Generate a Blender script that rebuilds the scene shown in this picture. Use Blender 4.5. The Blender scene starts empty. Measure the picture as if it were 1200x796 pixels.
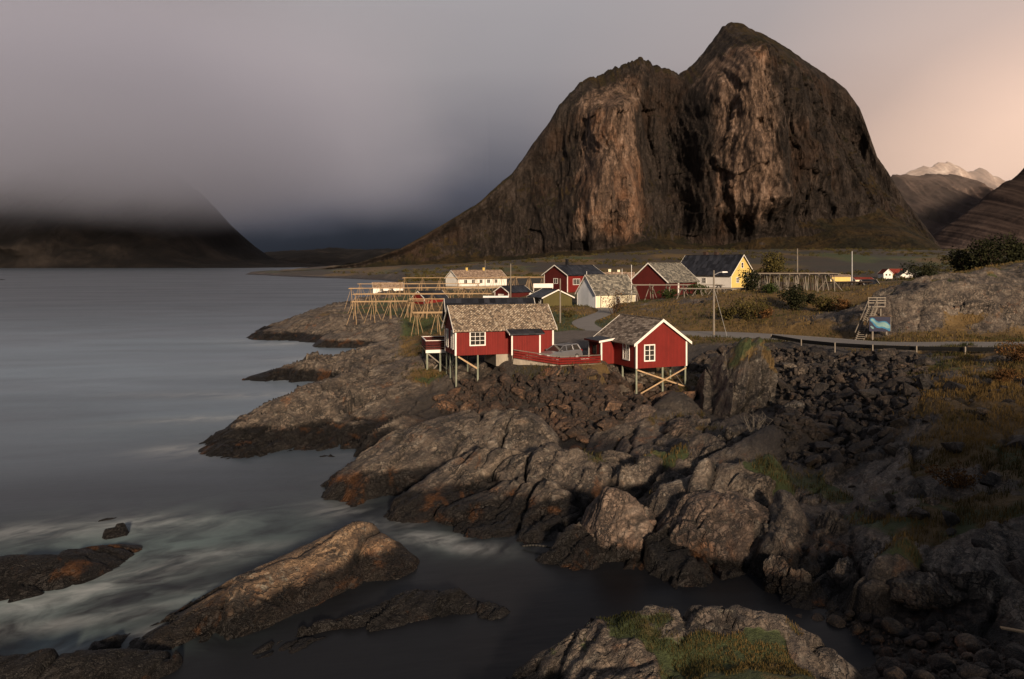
import bpy, bmesh, math, random
import numpy as np
from mathutils import Vector, Matrix, Euler

S = bpy.context.scene
COL = S.collection
R = math.radians
F, HC, HY = 900.0, 14.0, 309.0          # lens constant, camera height above the water, horizon row

# ------------------------------------------------------------------ camera
cam_d = bpy.data.cameras.new('camera'); cam = bpy.data.objects.new('camera', cam_d); COL.objects.link(cam)
cam.location = (0, 0, HC); cam.rotation_euler = (R(90), 0, 0)
cam_d.sensor_width = 36; cam_d.lens = 36 * F / 1200
cam_d.shift_y = -(398 - HY) / 1200
cam_d.clip_start = 0.5; cam_d.clip_end = 60000
S.camera = cam
S.render.resolution_x, S.render.resolution_y = 1024, 679

# ------------------------------------------------------------------ sun, exposure
SUN_EL, SUN_AZ = R(16), R(15)             # low, behind the camera
sd = Vector((math.sin(SUN_AZ) * math.cos(SUN_EL), -math.cos(SUN_AZ) * math.cos(SUN_EL), math.sin(SUN_EL)))
sl = bpy.data.lights.new('sun', 'SUN'); sun = bpy.data.objects.new('sun', sl); COL.objects.link(sun)
sl.energy = 4.9; sl.angle = R(5); sl.color = (1.0, 0.77, 0.55)
sun.rotation_euler = sd.to_track_quat('Z', 'Y').to_euler(); sun.location = (60, -120, 90)
S.view_settings.view_transform = 'Standard'; S.view_settings.look = 'None'
S.view_settings.gamma = 1; S.view_settings.use_curve_mapping = False
S.view_settings.exposure = 0.34
cy = S.cycles
try:
    cy.use_denoising = True; cy.denoiser = 'OPENIMAGEDENOISE'
except Exception: pass
cy.max_bounces = 6; cy.diffuse_bounces = 2; cy.glossy_bounces = 3; cy.transmission_bounces = 3
cy.volume_bounces = 1; cy.transparent_max_bounces = 8; cy.use_adaptive_sampling = True; cy.adaptive_threshold = 0.008
cy.caustics_reflective = False; cy.caustics_refractive = False

# ------------------------------------------------------------------ node helper
class NT:
    def __init__(s, tree): s.t = tree; s.n = tree.nodes; s.l = tree.links
    def node(s, typ, **kw):
        n = s.n.new(typ)
        for k, v in kw.items(): setattr(n, k, v)
        return n
    def put(s, sock, v):
        if isinstance(v, bpy.types.NodeSocket): s.l.new(v, sock)
        elif v is not None:
            if sock.type == 'RGBA' and isinstance(v, (tuple, list)) and len(v) == 3: v = (*v, 1)
            sock.default_value = v
    def math(s, op, a, b=None, c=None, clamp=False):
        n = s.node('ShaderNodeMath', operation=op, use_clamp=clamp)
        s.put(n.inputs[0], a)
        if b is not None: s.put(n.inputs[1], b)
        if c is not None: s.put(n.inputs[2], c)
        return n.outputs[0]
    def vmath(s, op, a, b=None):
        n = s.node('ShaderNodeVectorMath', operation=op); s.put(n.inputs[0], a)
        if b is not None: s.put(n.inputs[3 if op == 'SCALE' else 1], b)
        return n.outputs['Value' if op in ('DOT_PRODUCT', 'LENGTH', 'DISTANCE') else 'Vector']
    def mix(s, f, a, b, blend='MIX'):
        n = s.node('ShaderNodeMix', data_type='RGBA', blend_type=blend)
        s.put(n.inputs[0], f); s.put(n.inputs[6], a); s.put(n.inputs[7], b)
        return n.outputs[2]
    def ramp(s, f, stops, interp='LINEAR'):
        n = s.node('ShaderNodeValToRGB'); s.put(n.inputs[0], f); cr = n.color_ramp; cr.interpolation = interp
        while len(cr.elements) < len(stops): cr.elements.new(0.5)
        for e, (p, c) in zip(cr.elements, stops):
            e.position = p; e.color = (c, c, c, 1) if isinstance(c, (int, float)) else (*c, 1)
        return n.outputs[0]
    def rng(s, v, a, b, lo=0.0, hi=1.0, smooth=True):
        n = s.node('ShaderNodeMapRange', clamp=True)
        if smooth: n.interpolation_type = 'SMOOTHSTEP'
        s.put(n.inputs[0], v); n.inputs[1].default_value = a; n.inputs[2].default_value = b
        n.inputs[3].default_value = lo; n.inputs[4].default_value = hi
        return n.outputs[0]
    def noise(s, vec, scale, detail=5, rough=0.55, dist=0.0, out='Fac'):
        n = s.node('ShaderNodeTexNoise'); s.put(n.inputs['Vector'], vec)
        n.inputs['Scale'].default_value = scale; n.inputs['Detail'].default_value = detail
        n.inputs['Roughness'].default_value = rough; n.inputs['Distortion'].default_value = dist
        return n.outputs[out]
    def voro(s, vec, scale, feature='F1', out='Distance', rnd=1.0):
        n = s.node('ShaderNodeTexVoronoi', feature=feature); s.put(n.inputs['Vector'], vec)
        n.inputs['Scale'].default_value = scale; n.inputs['Randomness'].default_value = rnd
        return n.outputs[out]
    def mapping(s, vec, scale=(1, 1, 1), rot=(0, 0, 0), loc=(0, 0, 0)):
        if any(rot) and scale != (1, 1, 1): vec = s.mapping(vec, rot=rot); rot = (0, 0, 0)     # turn first, then stretch
        n = s.node('ShaderNodeMapping'); s.put(n.inputs[0], vec)
        n.inputs[1].default_value = loc; n.inputs[2].default_value = rot; n.inputs[3].default_value = scale
        return n.outputs[0]
    def sep(s, v):
        n = s.node('ShaderNodeSeparateXYZ'); s.put(n.inputs[0], v); return n.outputs
    def attr(s, name):
        return s.node('ShaderNodeAttribute', attribute_name=name)
    def bump(s, h, strength=0.5, dist=0.1, normal=None):
        n = s.node('ShaderNodeBump'); s.put(n.inputs['Height'], h)
        n.inputs['Strength'].default_value = strength; n.inputs['Distance'].default_value = dist
        if normal is not None: s.put(n.inputs['Normal'], normal)
        return n.outputs[0]

def material(name):
    m = bpy.data.materials.new(name); m.use_nodes = True
    nt = NT(m.node_tree); b = m.node_tree.nodes['Principled BSDF']
    return m, nt, b

def bset(nt, b, **kw):
    names = dict(col='Base Color', rough='Roughness', normal='Normal', metal='Metallic', spec='Specular IOR Level', ior='IOR')
    for k, v in kw.items(): nt.put(b.inputs[names[k]], v)

# ------------------------------------------------------------------ sky
W = bpy.data.worlds.new('World'); S.world = W; W.use_nodes = True
nt = NT(W.node_tree); bg = W.node_tree.nodes['Background']
tc = nt.node('ShaderNodeTexCoord'); D = nt.vmath('NORMALIZE', tc.outputs['Generated'])
dx, dy, dz = nt.sep(D)[:3]
nis = nt.node('ShaderNodeTexSky', sky_type='NISHITA'); nis.sun_disc = False
nis.sun_elevation = SUN_EL; nis.sun_rotation = math.pi - SUN_AZ
nisc = nt.vmath('SCALE', nis.outputs[0], 0.07)
# overcast layer: dark rain bank low in the west, paler above, a warm opening in the east
wn = nt.noise(nt.mapping(D, (1.6, 1.6, 4.0)), 1.6, 4, 0.5, 0.4)
wn2 = nt.noise(nt.mapping(D, (1.0, 1.0, 2.2), loc=(3, 1, 0)), 1.1, 3, 0.5, 0.6)
zz = nt.math('ADD', dz, nt.math('MULTIPLY', nt.math('SUBTRACT', wn, 0.5), 0.07))
low = nt.ramp(zz, [(0.0, (0.012, 0.014, 0.019)), (0.035, (0.020, 0.023, 0.031)), (0.085, (0.062, 0.064, 0.082)),
                   (0.16, (0.156, 0.148, 0.163)), (0.25, (0.256, 0.239, 0.249)), (0.36, (0.305, 0.285, 0.295)), (0.47, (0.17, 0.165, 0.178)), (0.7, (0.10, 0.10, 0.112)), (1.0, (0.08, 0.082, 0.095))])
# the west end of the bank is a little warmer and paler
lw = nt.rng(dx, -0.20, -0.44)
low = nt.mix(nt.math('MULTIPLY', lw, nt.rng(dz, 0.02, 0.13)), low, (0.20, 0.178, 0.182))
gl = nt.vmath('DISTANCE', nt.mapping(D, (1, 1, 1.35)), Vector((0.60, 0.80, 0.10 * 1.35)))
glow = nt.ramp(nt.math('ADD', gl, nt.math('MULTIPLY', nt.math('SUBTRACT', wn2, 0.5), 0.10)),
               [(0.0, 1.0), (0.10, 0.85), (0.24, 0.36), (0.42, 0.08), (0.62, 0.0)])
skyc = nt.mix(glow, low, (0.90, 0.62, 0.48))
# behind the camera: broken, brighter cloud
back = nt.rng(dy, 0.15, -0.5)
skyc = nt.mix(back, skyc, nt.mix(wn, (0.060, 0.066, 0.085), (0.115, 0.112, 0.12)))
skyc = nt.mix(nt.math('MULTIPLY', back, 0.25), skyc, nisc)
skyc = nt.mix(nt.rng(dz, -0.01, -0.05), skyc, (0.02, 0.022, 0.026))
nt.l.new(skyc, bg.inputs[0]); bg.inputs[1].default_value = 1.0

# ------------------------------------------------------------------ numpy noise
def _hash(ix, iy, iz, seed):
    n = (ix * 374761393 + iy * 668265263 + iz * 1440662683 + seed * 974634541) & 0xffffffff
    n = ((n ^ (n >> 13)) * 1274126177) & 0xffffffff
    n = ((n ^ (n >> 16)) * 2246822519) & 0xffffffff
    return ((n ^ (n >> 15)) & 0xffffff) / float(0xffffff)

def vnoise(x, y, z=None, seed=0):
    if z is None: z = np.zeros_like(x)
    ix, iy, iz = np.floor(x).astype(np.int64), np.floor(y).astype(np.int64), np.floor(z).astype(np.int64)
    fx, fy, fz = x - ix, y - iy, z - iz
    q = lambda t: t * t * t * (t * (t * 6 - 15) + 10)
    fx, fy, fz = q(fx), q(fy), q(fz)
    def c(a, b, d): return _hash(ix + a, iy + b, iz + d, seed)
    x00 = c(0,0,0) * (1 - fx) + c(1,0,0) * fx; x10 = c(0,1,0) * (1 - fx) + c(1,1,0) * fx
    x01 = c(0,0,1) * (1 - fx) + c(1,0,1) * fx; x11 = c(0,1,1) * (1 - fx) + c(1,1,1) * fx
    return ((x00 * (1 - fy) + x10 * fy) * (1 - fz) + (x01 * (1 - fy) + x11 * fy) * fz) * 2 - 1

def fbm(x, y, z=None, oct=5, gain=0.5, lac=2.03, seed=0, ridged=False):
    a, s, t = 1.0, 0.0, 0.0
    for k in range(oct):
        v = vnoise(x, y, z, seed + k * 17)
        if ridged: v = 1 - 2 * np.abs(v)
        s = s + a * v; t += a; a *= gain
        x = x * lac + 3.1; y = y * lac - 1.7
        if z is not None: z = z * lac + 5.3
    return s / t

def worley2(x, y, seed=0):
    """F1, F2 distance, id hash and offset from the cell's centre"""
    ix, iy = np.floor(x).astype(np.int64), np.floor(y).astype(np.int64)
    z0 = np.zeros_like(ix)
    f1 = np.full(x.shape, 9.0); f2 = np.full(x.shape, 9.0); h = np.zeros(x.shape)
    ox = np.zeros(x.shape); oy = np.zeros(x.shape)
    for a in (-1, 0, 1):
        for b in (-1, 0, 1):
            jx = _hash(ix + a, iy + b, z0, seed); jy = _hash(ix + a, iy + b, z0 + 1, seed)
            ddx = x - (ix + a + jx); ddy = y - (iy + b + jy); d = np.sqrt(ddx**2 + ddy**2)
            n = d < f1
            f2 = np.where(n, f1, np.minimum(f2, d)); f1 = np.where(n, d, f1)
            h = np.where(n, _hash(ix + a, iy + b, z0 + 2, seed), h)
            ox = np.where(n, ddx, ox); oy = np.where(n, ddy, oy)
    return f1, f2, h, ox, oy

def worley3(x, y, z, seed=0):
    ix, iy, iz = (np.floor(v).astype(np.int64) for v in (x, y, z))
    f1 = np.full(x.shape, 9.0); f2 = np.full(x.shape, 9.0); h = np.zeros(x.shape)
    for a in (-1, 0, 1):
        for b in (-1, 0, 1):
            for c in (-1, 0, 1):
                jx = _hash(ix + a, iy + b, iz + c, seed); jy = _hash(ix + a, iy + b, iz + c, seed + 1); jz = _hash(ix + a, iy + b, iz + c, seed + 2)
                d = np.sqrt((x - ix - a - jx)**2 + (y - iy - b - jy)**2 + (z - iz - c - jz)**2)
                n = d < f1
                f2 = np.where(n, f1, np.minimum(f2, d)); f1 = np.where(n, d, f1)
                h = np.where(n, _hash(ix + a, iy + b, iz + c, seed + 3), h)
    return f1, f2, h

def sstep(a, b, x):
    t = np.clip((x - a) / (b - a), 0, 1); return t * t * (3 - 2 * t)

def w(px, py, z):
    """a point of known height seen in the photograph, as a place in the world"""
    Y = (HC - z) * F / (py - HY); return ((px - 600) * Y / F, Y)
def wy(px, Y): return (px - 600) * Y / F
def wz(py, Y): return HC - (py - HY) * Y / F

# ------------------------------------------------------------------ object helpers
def tag(o, label=None, cat=None, group=None, kind=None):
    if label: o['label'] = label
    if cat: o['category'] = cat
    if group: o['group'] = group
    if kind: o['kind'] = kind
    return o

def mesh_np(name, V, Fc, mat=None, parent=None, smooth=True, attrs=None, kind=None):
    me = bpy.data.meshes.new(name)
    V = np.asarray(V, dtype=np.float32); Fc = np.asarray(Fc, dtype=np.int32)
    k = Fc.shape[1]
    me.vertices.add(len(V)); me.vertices.foreach_set('co', V.ravel())
    me.loops.add(Fc.size); me.loops.foreach_set('vertex_index', Fc.ravel())
    me.polygons.add(len(Fc)); me.polygons.foreach_set('loop_start', np.arange(0, Fc.size, k, dtype=np.int32))
    me.update(calc_edges=True)
    if smooth: me.polygons.foreach_set('use_smooth', np.ones(len(Fc), dtype=bool))
    for an, av in (attrs or {}).items():
        a = me.attributes.new(an, 'FLOAT', 'POINT'); a.data.foreach_set('value', np.asarray(av, dtype=np.float32))
    o = bpy.data.objects.new(name, me); COL.objects.link(o)
    if mat: me.materials.append(mat)
    if parent: o.parent = parent
    if kind: o['kind'] = kind
    return o

def grid_faces(ny, nx, keep=None):
    i = np.arange(ny - 1)[:, None] * nx + np.arange(nx - 1)[None, :]
    f = np.stack([i, i + 1, i + nx + 1, i + nx], -1)
    if keep is not None: f = f[keep]
    return f.reshape(-1, 4)

def compact(V, Fc, attrs=None):
    used = np.zeros(len(V), bool); used[Fc.ravel()] = True
    idx = np.cumsum(used) - 1
    return V[used], idx[Fc], {k: a[used] for k, a in (attrs or {}).items()}
# ------------------------------------------------------------------ rock and ground material
def rock_material(name, tone=(1, 1, 1), grass=True, obj_space=False, rust=1.0, lichen=1.0, dark=1.0, wet_top=0.9):
    m, nt, b = material(name)
    geo = nt.node('ShaderNodeNewGeometry'); pos = geo.outputs['Position']
    nz = nt.sep(geo.outputs['Normal'])[2]; pz = nt.sep(pos)[2]
    p = pos
    rnd = None
    if obj_space:
        oi = nt.node('ShaderNodeObjectInfo'); rnd = oi.outputs['Random']
        p = nt.node('ShaderNodeTexCoord').outputs['Object']
        p = nt.vmath('ADD', p, nt.vmath('SCALE', nt.vmath('ADD', oi.outputs['Location'], (0, 0, 0)), 1.0))
    st = nt.mapping(p, (0.42, 1.0, 1.2), rot=(0.1, 0.12, R(-62)))
    n1 = nt.noise(p, 0.33, 6, 0.6, 0.3); n2 = nt.noise(st, 1.5, 8, 0.62, 0.5); n3 = nt.noise(p, 7.0, 6, 0.65)
    mixn = nt.math('ADD', nt.math('MULTIPLY', n1, 0.45), nt.math('MULTIPLY', n2, 0.55))
    t = tone; k = dark
    c = nt.ramp(mixn, [(0.34, (0.034*k*t[0], 0.030*k*t[1], 0.028*k*t[2])), (0.46, (0.095*k*t[0], 0.074*k*t[1], 0.059*k*t[2])),
                       (0.54, (0.175*k*t[0], 0.136*k*t[1], 0.102*k*t[2])), (0.66, (0.25*k*t[0], 0.22*k*t[1], 0.185*k*t[2]))])
    # rust staining
    rs = nt.noise(nt.mapping(p, (1, 0.7, 1), loc=(9, 4, 2)), 0.55, 6, 0.65, 0.6)
    c = nt.mix(nt.math('MULTIPLY', nt.math('ADD', nt.rng(rs, 0.57, 0.70), nt.math('MULTIPLY', nt.rng(rs, 0.44, 0.58), nt.rng(pz, 1.5, 0.6))), 0.62 * rust), c, nt.mix(n3, (0.10, 0.035, 0.012), (0.26, 0.11, 0.035)))
    # pale lichen on what faces up
    li = nt.math('MULTIPLY', nt.rng(nt.noise(p, 2.1, 8, 0.72, 0.2), 0.53, 0.68), nt.rng(nz, 0.25, 0.75))
    c = nt.mix(nt.math('MULTIPLY', li, 0.62 * lichen), c, nt.mix(n1, (0.30, 0.27, 0.20), (0.23, 0.215, 0.19)))
    gr = nt.math('MULTIPLY', nt.rng(n3, 0.30, 0.72, 0.50, 1.38, False), nt.rng(nt.noise(p, 24.0, 4, 0.7), 0.3, 0.7, 0.72, 1.25, False))
    c = nt.mix(1.0, c, gr, 'MULTIPLY')
    if rnd is not None:
        c = nt.mix(1.0, c, nt.ramp(rnd, [(0, (0.55, 0.5, 0.5)), (0.35, (0.95, 0.8, 0.7)), (0.6, (0.7, 0.7, 0.72)), (0.82, (1.3, 0.98, 0.72)), (0.93, (1.7, 1.55, 1.4)), (1, (2.8, 2.6, 2.3))]), 'MULTIPLY')
    # cracks: long partings along the strike, crossed by fewer short joints, only where the rock is broken
    wv = nt.vmath('ADD', st, nt.vmath('SCALE', nt.noise(p, 0.7, 5, 0.65, 0, 'Color'), 1.5))
    brk = nt.rng(nt.noise(nt.mapping(p, (1, 1, 1), loc=(2, 8, 5)), 0.45, 4, 0.6), 0.42, 0.62)
    cr1 = nt.rng(nt.voro(nt.mapping(wv, (0.45, 1.5, 0.8)), 0.9, 'DISTANCE_TO_EDGE'), 0.0, 0.045)
    cr2 = nt.rng(nt.voro(nt.mapping(wv, (0.7, 1.3, 1)), 2.6, 'DISTANCE_TO_EDGE'), 0.0, 0.07)
    fo = nt.rng(nt.noise(nt.mapping(wv, (0.35, 4.2, 1.5)), 1.4, 6, 0.7), 0.36, 0.50)
    cr = nt.math('SUBTRACT', 1.0, nt.math('MULTIPLY', nt.math('SUBTRACT', 1.0, nt.math('MULTIPLY', cr1, nt.math('MULTIPLY', cr2, fo))), nt.math('ADD', nt.math('MULTIPLY', brk, 0.62), 0.36)))
    c = nt.mix(nt.math('SUBTRACT', 1.0, cr), c, (0.016, 0.014, 0.013))
    # black algae band and wet rock next to the sea
    wt = nt.rng(nt.math('SUBTRACT', pz, nt.math('MULTIPLY', n1, 1.3)), wet_top - 0.65, wet_top - 1.10)
    ck = nt.rng(nt.attr('crack').outputs['Fac'], 0.25, 0.8)
    c = nt.mix(nt.math('MULTIPLY', ck, 0.8), c, (0.014, 0.012, 0.010))
    c = nt.mix(nt.math('MULTIPLY', wt, 0.96), c, nt.mix(nt.rng(rs, 0.56, 0.66), (0.007, 0.0065, 0.0065), (0.045, 0.020, 0.008)))
    rough = nt.math('SUBTRACT', nt.math('ADD', 0.58, nt.math('MULTIPLY', n3, 0.25)), nt.math('MULTIPLY', wt, 0.22))
    h = nt.math('ADD', nt.math('MULTIPLY', n2, 0.55), nt.math('ADD', nt.math('MULTIPLY', n3, 0.12), nt.math('MULTIPLY', cr, 0.22)))
    if grass:
        g = nt.attr('grass').outputs['Fac']
        gn = nt.noise(p, 0.33, 6, 0.66, 0.3); gf = nt.noise(p, 3.2, 6, 0.7)
        gm = nt.rng(nt.math('ADD', g, nt.math('MULTIPLY', nt.math('SUBTRACT', gf, 0.5), 0.55)), 0.42, 0.6)
        dry = nt.math('ADD', nt.attr('dry').outputs['Fac'], nt.math('MULTIPLY', nt.math('SUBTRACT', gn, 0.5), 2.4))
        gc = nt.mix(nt.rng(dry, 0.36, 0.62), nt.mix(gf, (0.020, 0.030, 0.008), (0.060, 0.078, 0.020)), nt.mix(gf, (0.048, 0.033, 0.011), (0.175, 0.105, 0.032)))
        c = nt.mix(gm, c, gc)
        # gravel and asphalt of the yard
        y = nt.attr('gravel').outputs['Fac']
        ym = nt.rng(nt.math('ADD', y, nt.math('MULTIPLY', nt.math('SUBTRACT', gf, 0.5), 0.4)), 0.4, 0.6)
        c = nt.mix(ym, c, nt.mix(nt.noise(p, 1.3, 7, 0.7), (0.060, 0.050, 0.044), (0.17, 0.14, 0.12)))
        # rubble / soil between the boulders of the banks
        rb = nt.attr('rubble').outputs['Fac']
        c = nt.mix(nt.math('MULTIPLY', rb, 0.9), c, nt.mix(gf, (0.012, 0.011, 0.011), (0.045, 0.035, 0.028)))
        h = nt.mix(gm, h, nt.math('MULTIPLY', gf, 0.6))
    bset(nt, b, col=c, rough=rough, normal=nt.bump(h, 1.0, 0.45), spec=nt.math('SUBTRACT', 0.5, nt.math('MULTIPLY', wt, 0.25)))
    return m

M = {}
M['ground'] = rock_material('ground', wet_top=1.45)
M['rock'] = rock_material('rock', grass=True)
M['rock_warm'] = rock_material('skerry rock', tone=(1.25, 1.05, 0.82), rust=1.1, lichen=1.5, dark=1.25, wet_top=1.15)
M['rock_black'] = rock_material('wet black rock', tone=(0.6, 0.58, 0.6), rust=0.5, lichen=0.5, dark=0.7, wet_top=1.75)
M['rock_pink'] = rock_material('pink grey rock', tone=(1.02, 0.92, 0.90), rust=0.6, lichen=0.8)
M['rock_grey'] = rock_material('grey rock', tone=(0.74, 0.77, 0.80), rust=0.35, lichen=1.5)
M['boulder_brown'] = rock_material('brown boulder', tone=(0.60, 0.50, 0.43), grass=False, obj_space=True, rust=0.55, lichen=0.6, wet_top=-5)
M['boulder_dark'] = rock_material('dark boulder', tone=(0.36, 0.385, 0.42), grass=False, obj_space=True, rust=0.25, lichen=0.3, wet_top=-5)
M['boulder_beach'] = rock_material('beach stone', tone=(0.62, 0.66, 0.70), grass=False, obj_space=True, rust=0.5, lichen=0.2, wet_top=-5)

def mountain_material():
    m, nt, b = material('mountain rock')
    geo = nt.node('ShaderNodeNewGeometry'); pos = geo.outputs['Position']
    nz = nt.sep(geo.outputs['Normal'])[2]; pz = nt.sep(pos)[2]
    vs = nt.mapping(pos, (1, 1, 0.22))
    n1 = nt.noise(pos, 0.012, 8, 0.62, 0.15); n2 = nt.noise(vs, 0.06, 9, 0.68, 0.12); vd = nt.mapping(pos, (1, 1, 0.5), rot=(0, R(14), 0)); n3 = nt.noise(vd, 0.22, 7, 0.7); n4 = nt.noise(nt.mapping(pos, (1, 1, 0.7), rot=(0, R(-18), 0)), 0.8, 5, 0.72)
    a = nt.math('ADD', nt.math('MULTIPLY', n2, 0.42), nt.math('ADD', nt.math('MULTIPLY', n3, 0.38), nt.math('MULTIPLY', n4, 0.20)))
    c = nt.ramp(a, [(0.38, (0.022, 0.018, 0.017)), (0.47, (0.085, 0.064, 0.052)), (0.53, (0.165, 0.122, 0.094)), (0.61, (0.30, 0.24, 0.20))])
    c = nt.mix(nt.math('MULTIPLY', nt.rng(n1, 0.5, 0.66), 0.42), c, nt.mix(n2, (0.10, 0.042, 0.018), (0.30, 0.15, 0.07)))
    lit_rock = nt.attr('pale').outputs['Fac']
    lit_rock = nt.rng(nt.math('ADD', lit_rock, nt.math('MULTIPLY', nt.math('SUBTRACT', n2, 0.5), 1.2)), 0.25, 0.75)
    c = nt.mix(lit_rock, nt.mix(1.0, c, (0.25, 0.255, 0.275), 'MULTIPLY'), nt.mix(1.0, c, (1.22, 1.10, 1.03), 'MULTIPLY'))  # sun and shade painted into the rock: lit buttresses warm, the rest darkened
    tal = nt.attr('talus').outputs['Fac']
    tal = nt.math('SUBTRACT', tal, nt.math('MULTIPLY', lit_rock, 0.35))
    g = nt.math('ADD', nt.math('MULTIPLY', nt.rng(nz, 0.40, 0.78), 0.72), nt.math('MULTIPLY', tal, 0.55))
    g = nt.math('ADD', g, nt.math('MULTIPLY', nt.math('SUBTRACT', nt.noise(pos, 0.035, 7, 0.65, 0.4), 0.5), 1.4))
    gn = nt.noise(pos, 0.02, 6, 0.6)
    gc = nt.mix(nt.rng(nt.math('ADD', gn, nt.math('MULTIPLY', nt.math('SUBTRACT', n3, 0.5), 0.5)), 0.36, 0.66), (0.015, 0.014, 0.006), (0.052, 0.033, 0.012))
    c = nt.mix(nt.math('MULTIPLY', nt.rng(g, 0.52, 0.76), 0.94), c, gc)
    vs2 = nt.mapping(pos, (1, 1, 0.10))
    cr = nt.rng(nt.noise(nt.vmath('ADD', vs2, nt.vmath('SCALE', nt.noise(pos, 0.02, 5, 0.6, 0, 'Color'), 30.0)), 0.075, 7, 0.7), 0.34, 0.47)
    c = nt.mix(nt.math('MULTIPLY', nt.math('SUBTRACT', 1.0, cr), 0.75), c, (0.018, 0.014, 0.012))
    h = nt.math('ADD', nt.math('MULTIPLY', n2, 1.0), nt.math('ADD', nt.math('ADD', nt.math('MULTIPLY', n3, 0.45), nt.math('MULTIPLY', n4, 0.16)), nt.math('MULTIPLY', cr, 0.35)))
    bset(nt, b, col=c, rough=0.9, normal=nt.bump(h, 1.0, 14.0), spec=0.2)
    return m
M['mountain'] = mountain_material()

def far_material(name, c0, c1, c2, sc):
    m, nt, b = material(name)
    geo = nt.node('ShaderNodeNewGeometry'); pos = geo.outputs['Position']; nz = nt.sep(geo.outputs['Normal'])[2]
    n1 = nt.noise(nt.mapping(pos, (1, 1, 0.6)), sc, 9, 0.68, 0.4); n2 = nt.noise(pos, sc * 0.25, 5, 0.6)
    c = nt.ramp(n1, [(0.34, c0), (0.5, c1), (0.66, c2)])
    c = nt.mix(nt.math('MULTIPLY', nt.rng(n2, 0.45, 0.65), 0.5), c, c0)
    bset(nt, b, col=c, rough=0.95, normal=nt.bump(n1, 1.0, 0.06 / sc), spec=0.1)
    return m
M['far_dark'] = far_material('far dark slope', (0.004, 0.004, 0.0045), (0.009, 0.008, 0.008), (0.024, 0.020, 0.018), 0.006)
M['far_brown'] = far_material('far brown slope', (0.028, 0.020, 0.018), (0.070, 0.048, 0.040), (0.16, 0.115, 0.095), 0.006)
M['far_pale'] = far_material('far pale peaks', (0.16, 0.11, 0.09), (0.40, 0.30, 0.25), (0.85, 0.74, 0.66), 0.006)

# ------------------------------------------------------------------ water: sea smoothed by a long swell, milky foam drawn out by the backwash
def water_material():
    m, nt, b = material('sea water')
    geo = nt.node('ShaderNodeNewGeometry'); pos = geo.outputs['Position']
    foam = nt.attr('foam').outputs['Fac']; milk = nt.attr('milk').outputs['Fac']
    wpos = nt.vmath('ADD', pos, nt.vmath('SCALE', nt.vmath('SUBTRACT', nt.noise(pos, 0.16, 3, 0.5, 0, 'Color'), (0.5, 0.5, 0.5)), 3.2))
    s1 = nt.noise(nt.mapping(wpos, (0.20, 0.42, 1), rot=(0, 0, R(-36))), 1.0, 5, 0.58, 0.7)
    s2 = nt.noise(nt.mapping(wpos, (0.5, 1.5, 1), rot=(0, 0, R(-46)), loc=(7, 2, 0)), 1.0, 5, 0.58, 0.5)
    wisp = nt.math('ADD', nt.math('MULTIPLY', s1, 0.65), nt.math('MULTIPLY', s2, 0.35))
    f = nt.math('MULTIPLY', foam, nt.rng(wisp, 0.33, 0.74), clamp=True)
    mk = nt.math('MULTIPLY', milk, nt.rng(s1, 0.25, 0.7), clamp=True)
    sheen_veil = nt.math('MULTIPLY', nt.attr('sheen_veil').outputs['Fac'], nt.rng(nt.noise(nt.mapping(pos, (0.03, 0.09, 1), rot=(0, 0, R(-10))), 1.0, 5, 0.55, 0.6), 0.2, 0.8, 0.6, 1.0))
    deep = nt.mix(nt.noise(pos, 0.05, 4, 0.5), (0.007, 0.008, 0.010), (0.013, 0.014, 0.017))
    deep = nt.mix(sheen_veil, deep, (0.195, 0.265, 0.345))  # milky tint that also stands in for the sky's reflection
    c = nt.mix(nt.math('MULTIPLY', mk, 0.85), deep, (0.17, 0.235, 0.245))
    c = nt.mix(nt.math('MULTIPLY', f, 0.9), c, (0.60, 0.62, 0.63))
    big = nt.noise(nt.mapping(pos, (0.012, 0.05, 1), rot=(0, 0, R(-6))), 1.0, 5, 0.55, 0.5)
    rough = nt.math('ADD', nt.rng(big, 0.3, 0.7, 0.30, 0.42), nt.math('MULTIPLY', nt.math('ADD', f, mk), 0.25))
    h = nt.noise(nt.mapping(pos, (0.05, 0.16, 1), rot=(0, 0, R(-12))), 1.0, 5, 0.55)
    bset(nt, b, col=c, rough=rough, ior=1.33, normal=nt.bump(h, 0.25, 0.6), spec=nt.math('ADD', 0.22, nt.math('MULTIPLY', nt.attr('sheen_veil').outputs['Fac'], 0.78)))
    return m
M['water'] = water_material()
# ------------------------------------------------------------------ near and middle ground: one sheet
# shoreline, from the foot of the rock under the camera along the inlet and up the coast
coast = [(-2.5,20.5), (-0.5,23.2), (2.0,25.3), (5.0,26.6), (8.2,26.2), (10.3,25.6), (12.6,27.0), (12.8,29.5), (11.6,31.6), (9.6,33.2),
         (7.2,33.9), (5.6,35.0), (4.0,35.2), (2.6,36.2), (1.6,38.2), (0.2,39.3), (-1.9,39.5), (-4.6,40.6), (-7.8,43.2), (-10.6,46.6),
         (-11.4,48.2), (-9.8,51.5), (-6.5,55.5), (-3.6,57.4), (-7.0,57.6), (-11,56.9), (-16,56.6), (-20.5,56.2), (-23.3,57.8), (-23.0,61),
         (-20.5,67), (-17.0,74), (-14.2,80), (-16,85), (-22,89), (-27.5,93), (-26,97.5), (-20,101), (-14.5,107), (-13,116), (-16,125), (-19,132.5), (-30,133.5), (-38,137),
         (-46,143), (-52.5,158), (-51,178), (-47,205), (-50,240), (-57,300), (-61,360), (-69,450), (-80,560), (-112,650), (-165,725), (-235,810),
         (-300,920), (-345,985), (-330,1050), (-250,1500), (1800,1500), (1800,10), (16,10), (3,10), (-2,15)]
CP = np.array(coast)

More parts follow.
